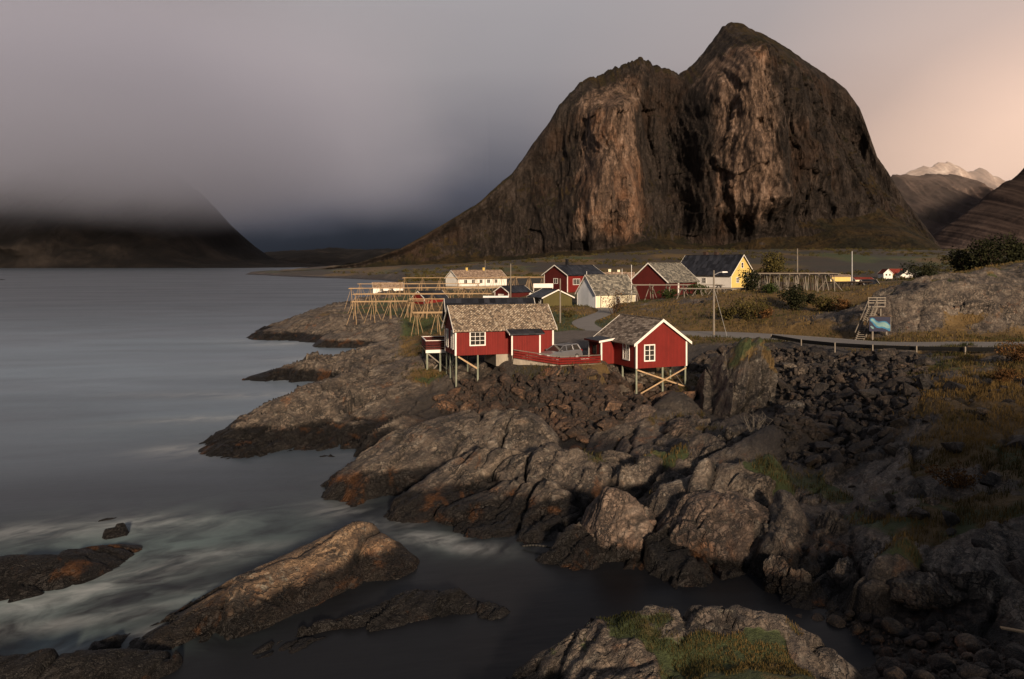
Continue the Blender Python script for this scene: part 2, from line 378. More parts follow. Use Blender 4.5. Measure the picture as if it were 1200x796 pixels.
def sdist(X, Y, P):
    """signed distance to a polygon, positive inside"""
    d = np.full(X.shape, 1e9); ins = np.zeros(X.shape, bool)
    n = len(P)
    for i in range(n):
        x0, y0 = P[i]; x1, y1 = P[(i + 1) % n]
        ex, ey = x1 - x0, y1 - y0
        t = np.clip(((X - x0) * ex + (Y - y0) * ey) / (ex * ex + ey * ey + 1e-9), 0, 1)
        d = np.minimum(d, (X - x0 - t * ex)**2 + (Y - y0 - t * ey)**2)
        c = ((y0 > Y) != (y1 > Y)) & (X < (x1 - x0) * (Y - y0) / (y1 - y0 + 1e-12) + x0)
        ins ^= c
    d = np.sqrt(d)
    return np.where(ins, d, -d)

# heights known from the photograph (x, y, z)
ctl = []
def pk(px, py, z): x, y = w(px, py, z); ctl.append((x, y, z))
# bank and yard
for a in [(600,424,4.6),(654,432,4.5),(700,430,4.2),(560,428,3.9),(533,457,2.4),(745,472,1.2),(805,457,2.0),(775,440,2.6),
          (640,412,5.05),(690,405,4.85),(660,396,4.9),(620,490,1.1),(690,510,1.0),(650,460,3.0),(590,455,2.9),(720,470,1.6),
          (510,420,3.6),(500,398,4.0),(480,440,2.2),(560,480,1.2),(540,500,.9)]: pk(*a)
# shelf in front
for a in [(600,560,0.45),(650,560,0.45),(700,540,0.65),(620,600,0.25),(760,480,1.65),(800,490,1.55),(850,500,1.75),(900,500,1.85),
          (780,540,0.95),(850,550,1.35),(920,540,1.35),(760,580,0.65),(850,492,0.85),(825,490,0.75),(880,482,1.35),(930,600,1.15),(900,650,0.45),(940,680,0.35),
          (960,600,1.05),(960,540,1.35),(950,470,2.65),(900,450,3.15),(950,430,3.95),(1000,420,4.45)]: pk(*a)
# right bank up to the road
for a in [(911,405,5.0),(940,409,5.1),(979,412,5.25),(1024,414,5.5),(1075,416,5.75),(1132,418,6.05),(1190,421,6.35),
          (1050,450,4.6),(1100,470,4.8),(1190,500,4.6),(1190,450,5.6),(1050,520,3.0),(1100,560,2.9),(1190,580,3.2),(1000,560,2.0),
          (1050,620,1.6),(1130,620,1.9),(1190,650,1.9),(1000,700,.5),(1050,750,.35),(1000,770,.4),(1120,770,.5),(1190,780,.9),(970,740,.15)]: pk(*a)
# foreground rock
for a in [(640,790,.5),(720,770,1.1),(800,775,1.6),(880,775,1.7),(960,790,1.1)]: pk(*a)
ctl += [(8,20,2.2),(16,20,2.2),(30,22,4.5),(45,40,7.5),(60,55,8.2),(60,30,9),(24,14,4.5),(90,60,10),(90,30,12)]
# road level
ctl += [(62,66,6.6),(50,70,6.4),(42,75,6.0),(36,82,5.4),(33,90,5.1),(29,97,5.0),(20,100,4.9),(12,99,4.9),(8,88,4.95),(30,103,5.0),(40,92,5.4)]
# knoll with the racks
ctl += [(26,108,5.3),(35,110,6.4),(42,112,7.2),(36,122,8.8),(46,122,9.0),(55,126,9.2),(62,128,8.4),(28,125,7.0),(22,132,6.6),(30,140,7.4),(40,148,7.6),(52,150,7.6),(62,160,7.0),(50,108,6.2),(55,112,6.4)]
# outcrop beyond the road
ctl += [(44,90,6.0),(52,88.5,6.3),(60,86.5,6.6),(75,85,7.2),(46,95,9.2),(52,93,10.4),(60,92.5,10.8),(70,94,11.6),(85,97,12.6),(60,107,11.2),(52,104,10.5),(48,99,9.2),(70,108,13.4),(85,112,14.2),(100,118,15.2),(78,124,13.4),(100,140,14.0),(60,126,10.0),(70,160,8.2),(62,140,9.0),(110,100,15)]
# village level
for x in (-20, 0, 15): ctl += [(x,112,4.8),(x,130,5.1)]
ctl += [(-26,142,2.5),(-12.5,85,.8),(-9.5,112,1.6),(-9,118,2.2),(-15,142,3.5),(-12,132,4.0),(-20,150,3.6),(-34,150,3.4),(-40,170,3.4),(-30,180,4.6),(-15,160,5.0),(5,150,5.2),(20,150,5.6),(0,200,6.0),(-25,230,5.0),(-35,280,4.2),
        (30,200,6.6),(70,200,8.0),(60,260,6),(-30,350,5),(50,350,7),(150,350,5),(-40,480,5),(120,480,9),(300,420,6),(300,600,18),(0,700,17),(150,800,28),(-80,750,3),(400,800,28),(700,700,20),(900,1200,40),(-280,960,3),(-200,850,3),(160,240,5.5),(200,160,18)]
ctl = np.array(ctl)
Kk = np.sqrt(((ctl[:, None, :2] - ctl[None, :, :2])**2).sum(-1) + 1.5**2)
n_ = len(ctl); A_ = np.zeros((n_ + 1, n_ + 1)); A_[:n_, :n_] = Kk + np.eye(n_) * -0.15
A_[:n_, n_] = 1; A_[n_, :n_] = 1
wgt = np.linalg.solve(A_, np.append(ctl[:, 2], 0))
def rbf(X, Y):
    out = np.full(X.shape, wgt[n_])
    for k in range(n_):
        out = out + wgt[k] * np.sqrt((X - ctl[k, 0])**2 + (Y - ctl[k, 1])**2 + 2.25)
    return out

# whalebacks: crest line (pixel, pixel, height), half width towards / away from the camera, drop, shape
def crest(pts): return [(*w(a, b, c), c) for a, b, c in pts]
BACKS = [
 (crest([(250,516,.5),(330,474,2.1),(430,438,3.1),(505,418,3.9)]), 14.5, 5.0, 4.2, 2.0),
 (crest([(300,441,.4),(350,428,1.0),(420,413,2.0),(500,396,4.1)]), 6.5, 5.0, 3.2, 1.8),
 (crest([(325,391,1.0),(370,375,2.6),(412,356,3.4)]), 14, 14, 4.5, 1.8),
 (crest([(390,392,1.8),(470,378,3.6)]), 12, 10, 4.0, 1.8),
 (crest([(402,558,.8),(470,513,2.1),(560,488,2.7),(615,488,2.7)]), 8.5, 3.4, 3.4, 2.0),
 (crest([(470,592,.5),(560,533,1.9),(640,532,2.1),(700,545,1.7)]), 6.0, 3.0, 3.0, 2.0),
 (crest([(520,600,.5),(600,565,1.3),(660,585,1.0)]), 3.2, 2.0, 2.4, 2.0),
 (crest([(745,508,1.4),(790,468,2.7)]), 3.2, 2.4, 2.6, 2.0),
 (crest([(775,540,1.8),(830,515,2.5)]), 2.6, 1.6, 2.2, 2.2),
 (crest([(830,545,2.0),(900,510,2.9),(930,500,3.0)]), 2.6, 1.6, 2.2, 2.2),
 (crest([(770,585,1.7),(850,550,2.6),(900,545,2.7)]), 2.8, 1.6, 2.4, 2.2),
 (crest([(730,560,1.5),(770,535,1.9)]), 1.8, 1.4, 2.0, 2.2),
 (crest([(905,640,1.4),(920,585,2.3)]), 1.5, 1.3, 2.2, 2.0),
 (crest([(600,800,.6),(700,742,1.75),(770,728,2.1),(850,730,2.2),(915,740,2.0),(975,768,1.6)]), 5.0, 1.6, 2.6, 2.0),
 (crest([(850,775,1.9),(960,768,1.6)]), 3.0, 1.2, 2.4, 2.0),
 (crest([(1010,690,1.2),(1060,640,2.2)]), 1.2, 1.0, 2.0, 2.0),
]
def backs(X, Y, base, defs, k=0.16):
    h = base
    for pts, wn, wf, drop, pw in defs:
        best = np.full(X.shape, 1e9); zc = np.zeros(X.shape); side = np.zeros(X.shape)
        for (x0, y0, z0), (x1, y1, z1) in zip(pts, pts[1:]):
            ex, ey = x1 - x0, y1 - y0; L2 = ex * ex + ey * ey
            tr = ((X - x0) * ex + (Y - y0) * ey) / L2; t = np.clip(tr, 0, 1)
            qx, qy = X - x0 - t * ex, Y - y0 - t * ey; d2 = qx * qx + qy * qy + 5.0 * np.square(tr - t) * L2      # blunt ends
            nb = d2 < best
            best = np.where(nb, d2, best); zc = np.where(nb, z0 + t * (z1 - z0), zc)
            side = np.where(nb, (ex * qy - ey * qx), side)
        d = np.sqrt(best); wd = np.where(side > 0, wf, wn)
        z = zc - drop * np.power(d / wd, pw)
        m = np.clip(0.5 + 0.5 * (z - h) / k, 0, 1)           # smooth union keeps a crease
        h = h * (1 - m) + z * m + k * m * (1 - m) * 0.5
    return h

ROAD = [(75,61,6.85),(62,66.5,6.65),(51,70.5,6.4),(43,75.5,6.0),(37.8,82,5.45),(34.5,90,5.12),(28,97,5.0),(20,100,4.9),(11,99,4.9)]
LANE = [(13,101,4.92),(11,108,4.95),(11,118,5.1),(14.5,129,5.3),(17.5,141,5.4),(16,152,5.5),(6,160,5.6)]
def polyline_dist(X, Y, P):
    best = np.full(X.shape, 1e9); zc = np.zeros(X.shape)
    for (x0, y0, z0), (x1, y1, z1) in zip(P, P[1:]):
        ex, ey = x1 - x0, y1 - y0
        t = np.clip(((X - x0) * ex + (Y - y0) * ey) / (ex * ex + ey * ey), 0, 1)
        d2 = (X - x0 - t * ex)**2 + (Y - y0 - t * ey)**2
        nb = d2 < best; best = np.where(nb, d2, best); zc = np.where(nb, z0 + t * (z1 - z0), zc)
    return np.sqrt(best), zc
def smooth_line(P, n=8):
    P = np.array(P, float); out = []
    Q = np.vstack([2 * P[0] - P[1], P, 2 * P[-1] - P[-2]])
    for i in range(1, len(Q) - 2):
        for t in np.linspace(0, 1, n, endpoint=False):
            a, b, c, d = Q[i-1], Q[i], Q[i+1], Q[i+2]
            out.append(0.5 * (2*b + (c-a)*t + (2*a-5*b+4*c-d)*t*t + (3*b-a-3*c+d)*t**3))
    out.append(P[-1]); return [tuple(p) for p in out]
ROADS = smooth_line(ROAD); LANES = smooth_line(LANE)
YARD = [(-.6,70.4),(1.2,69.8),(4.4,69.1),(8.4,72.4),(8.8,78),(14,92),(20,96),(20,103),(8,104),(3,98),(1.5,86),(-1,78)]

def base_height(X, Y):
    sd_ = sdist(X, Y, coast)
    inl = rbf(X, Y)
    far = sstep(100, 140, Y)
    ramp_w = 2.2 + far * 6
    shore = np.clip(sd_ / ramp_w, 0, 1)
    zb = np.where(sd_ > 0, inl * shore + 0.12 * np.sqrt(np.clip(sd_, 0, 9)), np.maximum(sd_ * 0.55, -4.0))
    zb = np.where(sd_ > 0, np.maximum(zb, 0.02 + 0.03 * np.minimum(sd_, 20)), zb)
    return zb, sd_

def rock_detail(X, Y, Z, amp):
    """jointed, foliated bedrock: strike runs from the lower left to the upper right"""
    ca, sa = math.cos(R(62)), math.sin(R(62))
    u, v = X * ca + Y * sa, -X * sa + Y * ca
    wx, wy_ = fbm(X / 5, Y / 5, oct=4, seed=5) * 2.0, fbm(X / 5, Y / 5, oct=4, seed=9) * 1.3
    brk = 0.16 + 0.75 * sstep(0.0, 0.4, fbm(X / 8, Y / 8, oct=3, seed=13)) + 0.45 * (1 - sstep(0.4, 1.3, Z))
    f1, f2, h, ox, oy = worley2((u + wx) / 8.5, (v + wy_) / 2.7, seed=3)
    blk = (h - 0.5) * 0.95 + (h * 7 % 1 - .5) * ox * 1.5 + (h * 13 % 1 - .5) * oy * 1.7
    crk = -0.85 * np.exp(-((f2 - f1) / 0.055)**2) * np.clip(fbm(X / 3, Y / 3, oct=2, seed=15) * 2 + .7, 0, 1)
    g1, g2, h2, px_, py_ = worley2((u + wx * .7) / 1.5 + 40, (v + wy_ * .7) / 0.5 - 9, seed=23)
    blk2 = (h2 - 0.5) * 0.30 + (h2 * 7 % 1 - .5) * px_ * 0.25
    crk2 = -0.20 * np.exp(-((g2 - g1) / 0.10)**2)
    fol = fbm((u + wx) / 6, (v + wy_) / 0.6, oct=5, seed=31, ridged=True) * 0.11
    big = fbm(X / 7, Y / 7, oct=2, seed=39) * 0.22
    q = (v + wx * 1.2 + fbm(u / 9, v / 3, oct=3, seed=43) * 1.5) / 2.3; fr = q - np.floor(q)
    led = (np.power(fr, 2.2) - 0.3) * (0.25 + 0.75 * _hash(np.floor(q).astype(np.int64), np.floor(u / 11 + wy_ * .3).astype(np.int64), np.zeros(q.shape, np.int64), 5)) * 0.42
    led = led * (1 + 1.5 * sstep(-2, -6, X) * sstep(54, 60, Y))
    fol = fol + led * np.clip(.6 + fbm(X / 9, Y / 9, oct=2, seed=45) * 1.2, 0, 1)
    rock_detail.crack = np.clip(np.exp(-((f2 - f1) / 0.045)**2) * np.clip(fbm(X / 3, Y / 3, oct=2, seed=15) * 2 + .7, 0, 1) + np.exp(-((g2 - g1) / 0.085)**2) * np.clip(brk - .25, 0, 1), 0, 1)
    return amp * (big + (0.35 + .65 * brk) * (blk + crk) + brk * (blk2 + crk2) + fol + fbm(X / 2.2, Y / 2.2, oct=6, seed=41) * 0.10)

def build_ground():
    ys = [20.0]
    while ys[-1] < 1480: ys.append(ys[-1] + max(0.085, 0.0031 * ys[-1]) * (1 if ys[-1] < 150 else 1 + (ys[-1] - 150) / 300))
    ys = np.array(ys)
    xs = list(np.arange(-30, 46, 0.14))
    d = 0.14
    while xs[-1] < 1780: d *= 1.03; xs.append(xs[-1] + d)
    lo = []; d = 0.14; x = -30
    while x > -360: d *= 1.03; x -= d; lo.append(x)
    xs = np.array(lo[::-1] + xs)
    X, Y = np.meshgrid(xs, ys)
    Z, sd_ = base_height(X, Y)
    near = (Y < 170)
    Z0 = backs(X, Y, Z, [([(x, y, z * 1.12 + .1) for x, y, z in p_], *r_) for p_, *r_ in BACKS])
    Z = np.where(sd_ > -6, Z0, Z)
    # where earth, grass, gravel and rubble lie
    rd, rz = polyline_dist(X, Y, ROADS); ld, lz = polyline_dist(X, Y, LANES)
    yard = sdist(X, Y, YARD)
    n_big = fbm(X / 14, Y / 14, oct=4, seed=71); n_sm = fbm(X / 3.2, Y / 3.2, oct=4, seed=77)
    # grass: behind the houses, the knoll, the bank by the road, and pockets on the shelf
    hill = sstep(76, 84, Y) * sstep(-16, -8, X - (Y - 80) * -0.14)
    g_bank = sstep(15, 24, X + (Y - 50) * 0.12 + n_big * 4) * sstep(1.9, 2.9, Z) * (0.45 + 0.75 * sstep(-0.25, 0.25, n_sm + n_big * .7)) * (0.8 + .2 * sstep(44, 56, Y))
    g = np.maximum(hill * 0.9, g_bank * 0.78)
    pocket = sstep(-0.05, 0.28, n_sm + .1 * sstep(12, 16, X)) * sstep(1.2, 1.9, Z) * sstep(2, 7, X) * (Y < 75) * 0.8
    fg = sstep(0.0, 0.3, n_sm + 0.22) * sstep(0.95, 1.4, Z) * (Y < 28) * 0.85
    a_tuft = np.exp(-(((X + 8.2) / 2.6)**2 + ((Y - 74.5) / 3.2)**2)) * 0.85
    g = np.maximum.reduce([g, pocket, fg, a_tuft])
    far = sstep(105, 130, Y)
    g = np.where(Y > 105, np.maximum(g, far * sstep(6, 22, sd_ + n_big * 8) * 0.95), g)
    # bare rock on the outcrop beyond the road and on the knoll
    oc = np.exp(-(((X - 60) / 20)**4 + ((Y - 97) / 10.5)**4)) * sstep(4.4, 6.5, rd)
    g = g - oc * (0.85 + 1.2 * n_sm - .5 * sstep(103, 110, Y)) * 1.15
    kn = np.exp(-(((X - 27) / 8)**2 + ((Y - 128) / 10)**2)) + 0.7 * np.exp(-(((X - 44) / 5)**2 + ((Y - 112) / 4)**2))
    g = g - kn * np.clip(n_sm + 0.25, 0, 1) * 1.2
    # rubble banks
    rub_a = sstep(0.0, 0.8, 1.25 - np.abs(polyline_dist(X, Y, [(-5,66.5,0),(2,66,0),(10,64.5,0),(13,66,0)])[0]) / 6.0) * (Z > 0.7) * (Y < 74)
    rub_b = sstep(0.0, 0.7, 1.2 - polyline_dist(X, Y, [(19,50,0),(24,60,0),(26.5,70,0),(28,78,0),(22,82,0)])[0] / 7.0)
    rub_b = np.where(Z > 0.7, rub_b, 0) * (rd > 4.6)
    rub = np.maximum(rub_a, rub_b) * (yard < 0.3)
    beach = sstep(0.0, 0.6, 1.2 - polyline_dist(X, Y, [(12.5,28.5,0),(14.2,26.5,0),(13.6,24.5,0)])[0] / 2.6)
    rub = np.maximum(rub, beach)
    g = g * (1 - rub * 0.93)
    fd = polyline_dist(X, Y, [(0.4, 68.4, 0), (4.3, 68.3, 0), (8.2, 71.6, 0)])[0]
    g = np.maximum(g, .85 * sstep(1.5, .4, fd + n_sm * .8))
    g = np.where(yard > 0.1, 0, g)
    flat = np.maximum.reduce([1 - sstep(4.4, 6.2, rd), 1 - sstep(1.8, 3.4, ld), sstep(-1.2, 0.4, yard)])
    amp = np.clip(1.0 - 0.86 * np.clip(g, 0, 1) - 0.6 * rub, 0.12, 1) * (1 - flat) * sstep(-4, -0.5, sd_)
    amp = amp * (1 - 0.5 * sstep(200, 400, Y)) * (1 - .4 * (Y < 28))
    outc = np.clip(oc * 1.2, 0, 1)
    scale_y = 1.0
    Z = Z + rock_detail(X, Y, Z, 1.0) * amp * (1.05 - outc * 0.5)
    crack = rock_detail.crack * np.clip(amp, 0, 1)
    Z = Z + outc * (1 - flat) * (fbm(X / 9, Y / 6, oct=4, seed=91, ridged=True) * 0.9)
    Z = Z + np.clip(g, 0, 1) * (1 - flat) * fbm(X / 1.4, Y / 1.4, oct=4, seed=101) * 0.22
    Z = Z + sstep(105, 140, Y) * (1 - flat) * fbm(X / 11, Y / 11, oct=4, seed=111) * 0.5 * (sd_ > 3)
    # road, lane and yard are levelled
    Z = Z * sstep(4.7, 6.6, rd) + (rz - 0.07) * (1 - sstep(4.7, 6.6, rd)); g = g * sstep(4.3, 4.9, rd) * sstep(1.5, 1.9, ld)
    k = sstep(1.9, 3.6, ld); Z = Z * k + (lz - 0.07) * (1 - k)
    yz = 4.95 - 0.028 * (X - 1) * (Y < 82); k = sstep(-1.4, 0.3, yard); Z = Z * (1 - k) + yz * k
    dry = np.clip(0.55 + 0.9 * n_big + 0.35 * sstep(60, 75, Y) * sstep(12, 20, X) - 1.3 * np.exp(-(((X - 7) / 8)**2 + ((Y - 110) / 15)**2)), 0, 1)
    dry = np.where(far > 0.5, np.clip(dry + 0.12 * np.sign(n_big), 0, 1), dry)
    mead = sstep(230, 300, Y)
    dry = dry * (1 - mead) + mead * np.clip(.66 + 1.1 * fbm(X / 45, Y / 70, oct=5, seed=121), 0, 1)
    rub = np.maximum(rub, mead * .95 * sstep(-.25, .15, fbm(X / 30, Y / 60, oct=5, seed=123)))
    Z = Z + mead * (sd_ > 12) * fbm(X / 26, Y / 40, oct=4, seed=125) * 1.6
    ny, nx = X.shape
    V = np.stack([X, Y, Z], -1).reshape(-1, 3)
    keep = (np.maximum(np.maximum(Z[:-1, :-1], Z[1:, :-1]), np.maximum(Z[:-1, 1:], Z[1:, 1:])) > -1.3)
    att = dict(grass=np.clip(g, 0, 1).ravel(), dry=dry.ravel(), rubble=np.clip(rub, 0, 1).ravel(), gravel=sstep(-0.7, 0.5, yard).ravel(), crack=(crack * (Y < 130)).ravel())
    V2, F2, att = compact(V, grid_faces(ny, nx, keep), att)
    mesh_np('ground', V2, F2, M['ground'], attrs=att, kind='structure', smooth=False)
    return xs, ys, Z, g, rub
GX, GY, GZ, GG, GR = build_ground()
def gsample(A, x, y):
    x = np.asarray(x, float); y = np.asarray(y, float)
    i = np.clip(np.searchsorted(GX, x) - 1, 0, len(GX) - 2); j = np.clip(np.searchsorted(GY, y) - 1, 0, len(GY) - 2)
    tx = np.clip((x - GX[i]) / (GX[i+1] - GX[i]), 0, 1); ty = np.clip((y - GY[j]) / (GY[j+1] - GY[j]), 0, 1)
    return (A[j, i] * (1-tx) + A[j, i+1] * tx) * (1-ty) + (A[j+1, i] * (1-tx) + A[j+1, i+1] * tx) * ty
def gz(x, y): return float(gsample(GZ, x, y))

# ------------------------------------------------------------------ roads
def strip(name, line, wd, mat, lift=0.0, off=0.0):
    P = np.array(line); T = np.gradient(P[:, :2], axis=0); T /= np.linalg.norm(T, axis=1)[:, None]
    Nn = np.stack([-T[:, 1], T[:, 0]], -1); V = []
    k = np.linspace(-1, 1, 7)
    for p, nn in zip(P, Nn):
        for a in k: V.append((p[0] + nn[0] * (a * wd / 2 + off), p[1] + nn[1] * (a * wd / 2 + off), p[2] + lift - abs(a)**3 * 0.05 * (wd > 1)))
    return mesh_np(name, V, grid_faces(len(P), 7), mat, kind='structure')
m, nt, b = material('asphalt')
pos = nt.node('ShaderNodeNewGeometry').outputs['Position']
c = nt.mix(nt.noise(pos, 0.5, 6, 0.6), (0.12, 0.113, 0.11), (0.21, 0.197, 0.19)); c = nt.mix(nt.math('MULTIPLY', nt.rng(nt.noise(pos, 9, 4, 0.7), 0.45, 0.7), 0.4), c, (0.2, 0.185, 0.17))
bset(nt, b, col=c, rough=0.8, normal=nt.bump(nt.noise(pos, 30, 3), 0.3, 0.02)); M['asphalt'] = m
strip('road', ROADS, 8.6, M['asphalt'], 0.03)
strip('lane', LANES, 3.4, M['asphalt'], 0.03)
m, nt, b = material('road paint'); bset(nt, b, col=(0.62, 0.60, 0.55), rough=0.7); M['road_paint'] = m
for off in (-3.8, 3.8):
    strip('road_marking', ROADS[2:46], 0.12, M['road_paint'], 0.0 + 0.03 - 0.035 + 0.006, off)

# ------------------------------------------------------------------ water sheet with its foam
def build_water():
    ys = list(np.arange(8, 70, 0.45)); d = 0.45
    while ys[-1] < 16000: d *= 1.035; ys.append(ys[-1] + d)
    d = 0.6; lo = []; y = 8
    while y > -6000: d *= 1.12; y -= d; lo.append(y)
    ys = np.array(lo[::-1] + ys)
    xs = list(np.arange(-40, 20, 0.45)); d = .45; hi = []; x = xs[-1]
    while x < 9000: d *= 1.06; x += d; hi.append(x)
    d = .45; lo = []; x = -40
    while x > -12000: d *= 1.05; x -= d; lo.append(x)
    xs = np.array(lo[::-1] + xs + hi)
    X, Y = np.meshgrid(xs, ys)
    foam = np.zeros(X.shape); milk = np.zeros(X.shape)
    ly = np.log(np.maximum(Y, 5))
    sheen_veil = 0.30 + 0.70 * np.exp(-np.square((ly - math.log(105)) / 0.62))  # painted brightness of the open sea, strongest in mid fjord
    sheen_veil = sheen_veil * sstep(36, 78, Y + np.clip(-X, -20, 60) * .45) * np.where(Y < 110, sstep(6, -6, X + 4 - (Y - 60) * 0.02), 1)
    cd = polyline_dist(X, Y, [(a, b, 0) for a, b in coast[15:52]])[0]
    def blob(px, py, rx, ry, a, rot=0.0, what='f'):
        cx, cyy = w(px, py, 0); c_, s_ = math.cos(R(rot)), math.sin(R(rot))
        u = (X - cx) * c_ + (Y - cyy) * s_; v = -(X - cx) * s_ + (Y - cyy) * c_
        e = a * np.exp(-((u / rx)**2 + (v / ry)**2))
        return e
    for a in [(505,632,1.8,0.8,1.0,-20),(555,642,1.4,0.7,1.0,-20),(470,612,1.4,.9,.35,-30),
              (60,622,4.5,1.4,.55,10),(170,612,4,1.6,.5,0),(60,705,2.6,1.0,.75,30),(110,690,3.2,.8,.75,28),(180,668,3.2,.8,.6,24),(240,650,3.5,.8,.45,20),
              (40,735,3,.8,.55,22),(130,720,3,.8,.45,24),(180,740,1.2,.5,.7,40),(60,770,2.2,.7,.45,24),(230,690,2,.6,.4,25),
              (215,528,3.2,2.2,.5,20),(250,490,6,1.8,.5,18),(330,462,7,2.2,.55,14),(230,462,7,2.4,.3,8),(400,420,9,3.5,.5,10),(330,403,6,4,.6,10),(300,400,10,4,.3,0),(395,598,1.8,1.3,.55,-30),(430,615,2,1,.4,-30),(300,436,6,2,.3,5),
              (120,616,3,.7,.5,12)]:
        foam = np.maximum(foam, blob(*a))
    foam = np.maximum(foam, 0.5 * np.exp(-cd / 1.6) * sstep(39, 44, Y) * (Y < 240) * np.clip(.3 + fbm(X / 6, Y / 6, oct=2, seed=3) * 1.4, 0, 1))
    for a in [(150,640,9,5,1.0,16),(60,700,7,3.5,1.0,22),(220,620,8,3.5,.8,6),(60,760,5,2,.9,20),(180,700,5,2.5,.9,20),(510,635,3.5,1.8,.5,-20),(330,600,6,4,.25,0),(250,500,12,6,.2,10),(370,430,16,8,.25,5)]:
        milk = np.maximum(milk, blob(*a))
    Z = np.zeros(X.shape)
    return mesh_np('water', np.stack([X, Y, Z], -1).reshape(-1, 3), grid_faces(*X.shape), M['water'], attrs=dict(foam=foam.ravel(), milk=milk.ravel(), sheen_veil=sheen_veil.ravel()), kind='structure')
build_water()

# ------------------------------------------------------------------ skerries in the sea
def skerry(name, pts, wn, wf, drop, pw, label, mat='rock_warm', extra=(), amp=1.0, group=None, kind=None, step=0.1, cat='rock'):
    C = crest(pts); defs = [(C, wn, wf, drop, pw)] + [(crest(e[0]), *e[1:]) for e in extra]
    allp = [p for dd in defs for p in dd[0]]
    pad = max(wn, wf) * 1.6 + 1
    x0, x1 = min(p[0] for p in allp) - pad, max(p[0] for p in allp) + pad
    y0, y1 = min(p[1] for p in allp) - pad, max(p[1] for p in allp) + pad
    xs = np.arange(x0, x1, step); ys = np.arange(y0, y1, step)
    X, Y = np.meshgrid(xs, ys)
    Z = backs(X, Y, np.full(X.shape, -3.0), defs, 0.3)
    Z = Z + rock_detail(X + 17.3, Y + 5.1, Z, 0.62 * amp) * sstep(-1.6, -0.2, Z)
    keep = (np.maximum(np.maximum(Z[:-1, :-1], Z[1:, :-1]), np.maximum(Z[:-1, 1:], Z[1:, 1:])) > -0.8)
    V2, F2, at2 = compact(np.stack([X, Y, Z], -1).reshape(-1, 3), grid_faces(*X.shape, keep), dict(crack=rock_detail.crack.ravel()))
    c0 = V2.mean(0); c0[2] = 0
    o = mesh_np(name, V2 - c0, F2, M[mat], attrs=at2); o.location = c0
    return tag(o, label, cat, group)
skerry('skerry', [(118,762,.22),(175,737,.42),(250,700,.9),(330,660,1.2),(405,622,1.5),(440,628,1.25),(478,650,.55)], 2.7, 1.9, 1.9, 2.2,
       'long sunlit ochre skerry with a pale back in the lower left sea', 'rock_warm', amp=1.05)
skerry('skerry', [(200,725,.15),(300,672,.5),(355,645,.9)], 1.2, 1.0, 1.4, 2.0, 'low black ledge of rock hugging the far side of the sunlit ochre skerry', 'rock_black')
skerry('skerry', [(300,765,.12),(380,725,.4),(480,693,.6),(530,690,.55),(590,712,.1)], 2.0, 1.1, 1.3, 1.8, 'flat black skerry awash in front of the sunlit ochre skerry', 'rock_black', amp=1.1)
skerry('skerry', [(-60,660,1.2),(10,650,1.2),(70,645,1.0),(110,643,.6),(160,638,.02)], 2.6, 1.2, 1.5, 1.8, 'broad black skerry running out of the left edge with foam along it', 'rock_black', amp=1.0)
skerry('skerry', [(124,618,.5),(146,614,.5)], .75, .6, 1.1, 2.0, 'small round dark rock alone in the foam off the broad black skerry', 'rock_black', amp=.7)
skerry('skerry', [(104,611,.08),(140,604,.1)], .3, .25, .5, 2.0, 'thin dark rock sliver breaking the water behind the small round rock', 'rock_black', amp=.4)
skerry('skerry', [(-40,785,.75),(60,764,1.0),(130,758,.95),(200,757,.5)], 1.8, .9, 1.5, 2.0, 'dark humped skerry with one golden patch in the bottom left corner', 'rock_black', amp=.8)
skerry('skerry', [(-12,327,.8),(3,327.5,.5)], 6, 6, 1.5, 2.0, 'tiny dark islet far out at the left edge of the fjord', 'rock_black', amp=.6, step=.5)
skerry('skerry', [(285,444,.15),(330,438,.35),(352,434,.6)], 1.0, .9, 1.0, 2.0, 'thin black reef stretching into the fjord from the whaleback rocks', 'rock_black', amp=.6)
skerry('skerry', [(329,433,.12),(352,430.5,.2)], .8, .6, .8, 2.0, 'short black reef showing just beyond the thin long reef', 'rock_black', amp=.5)
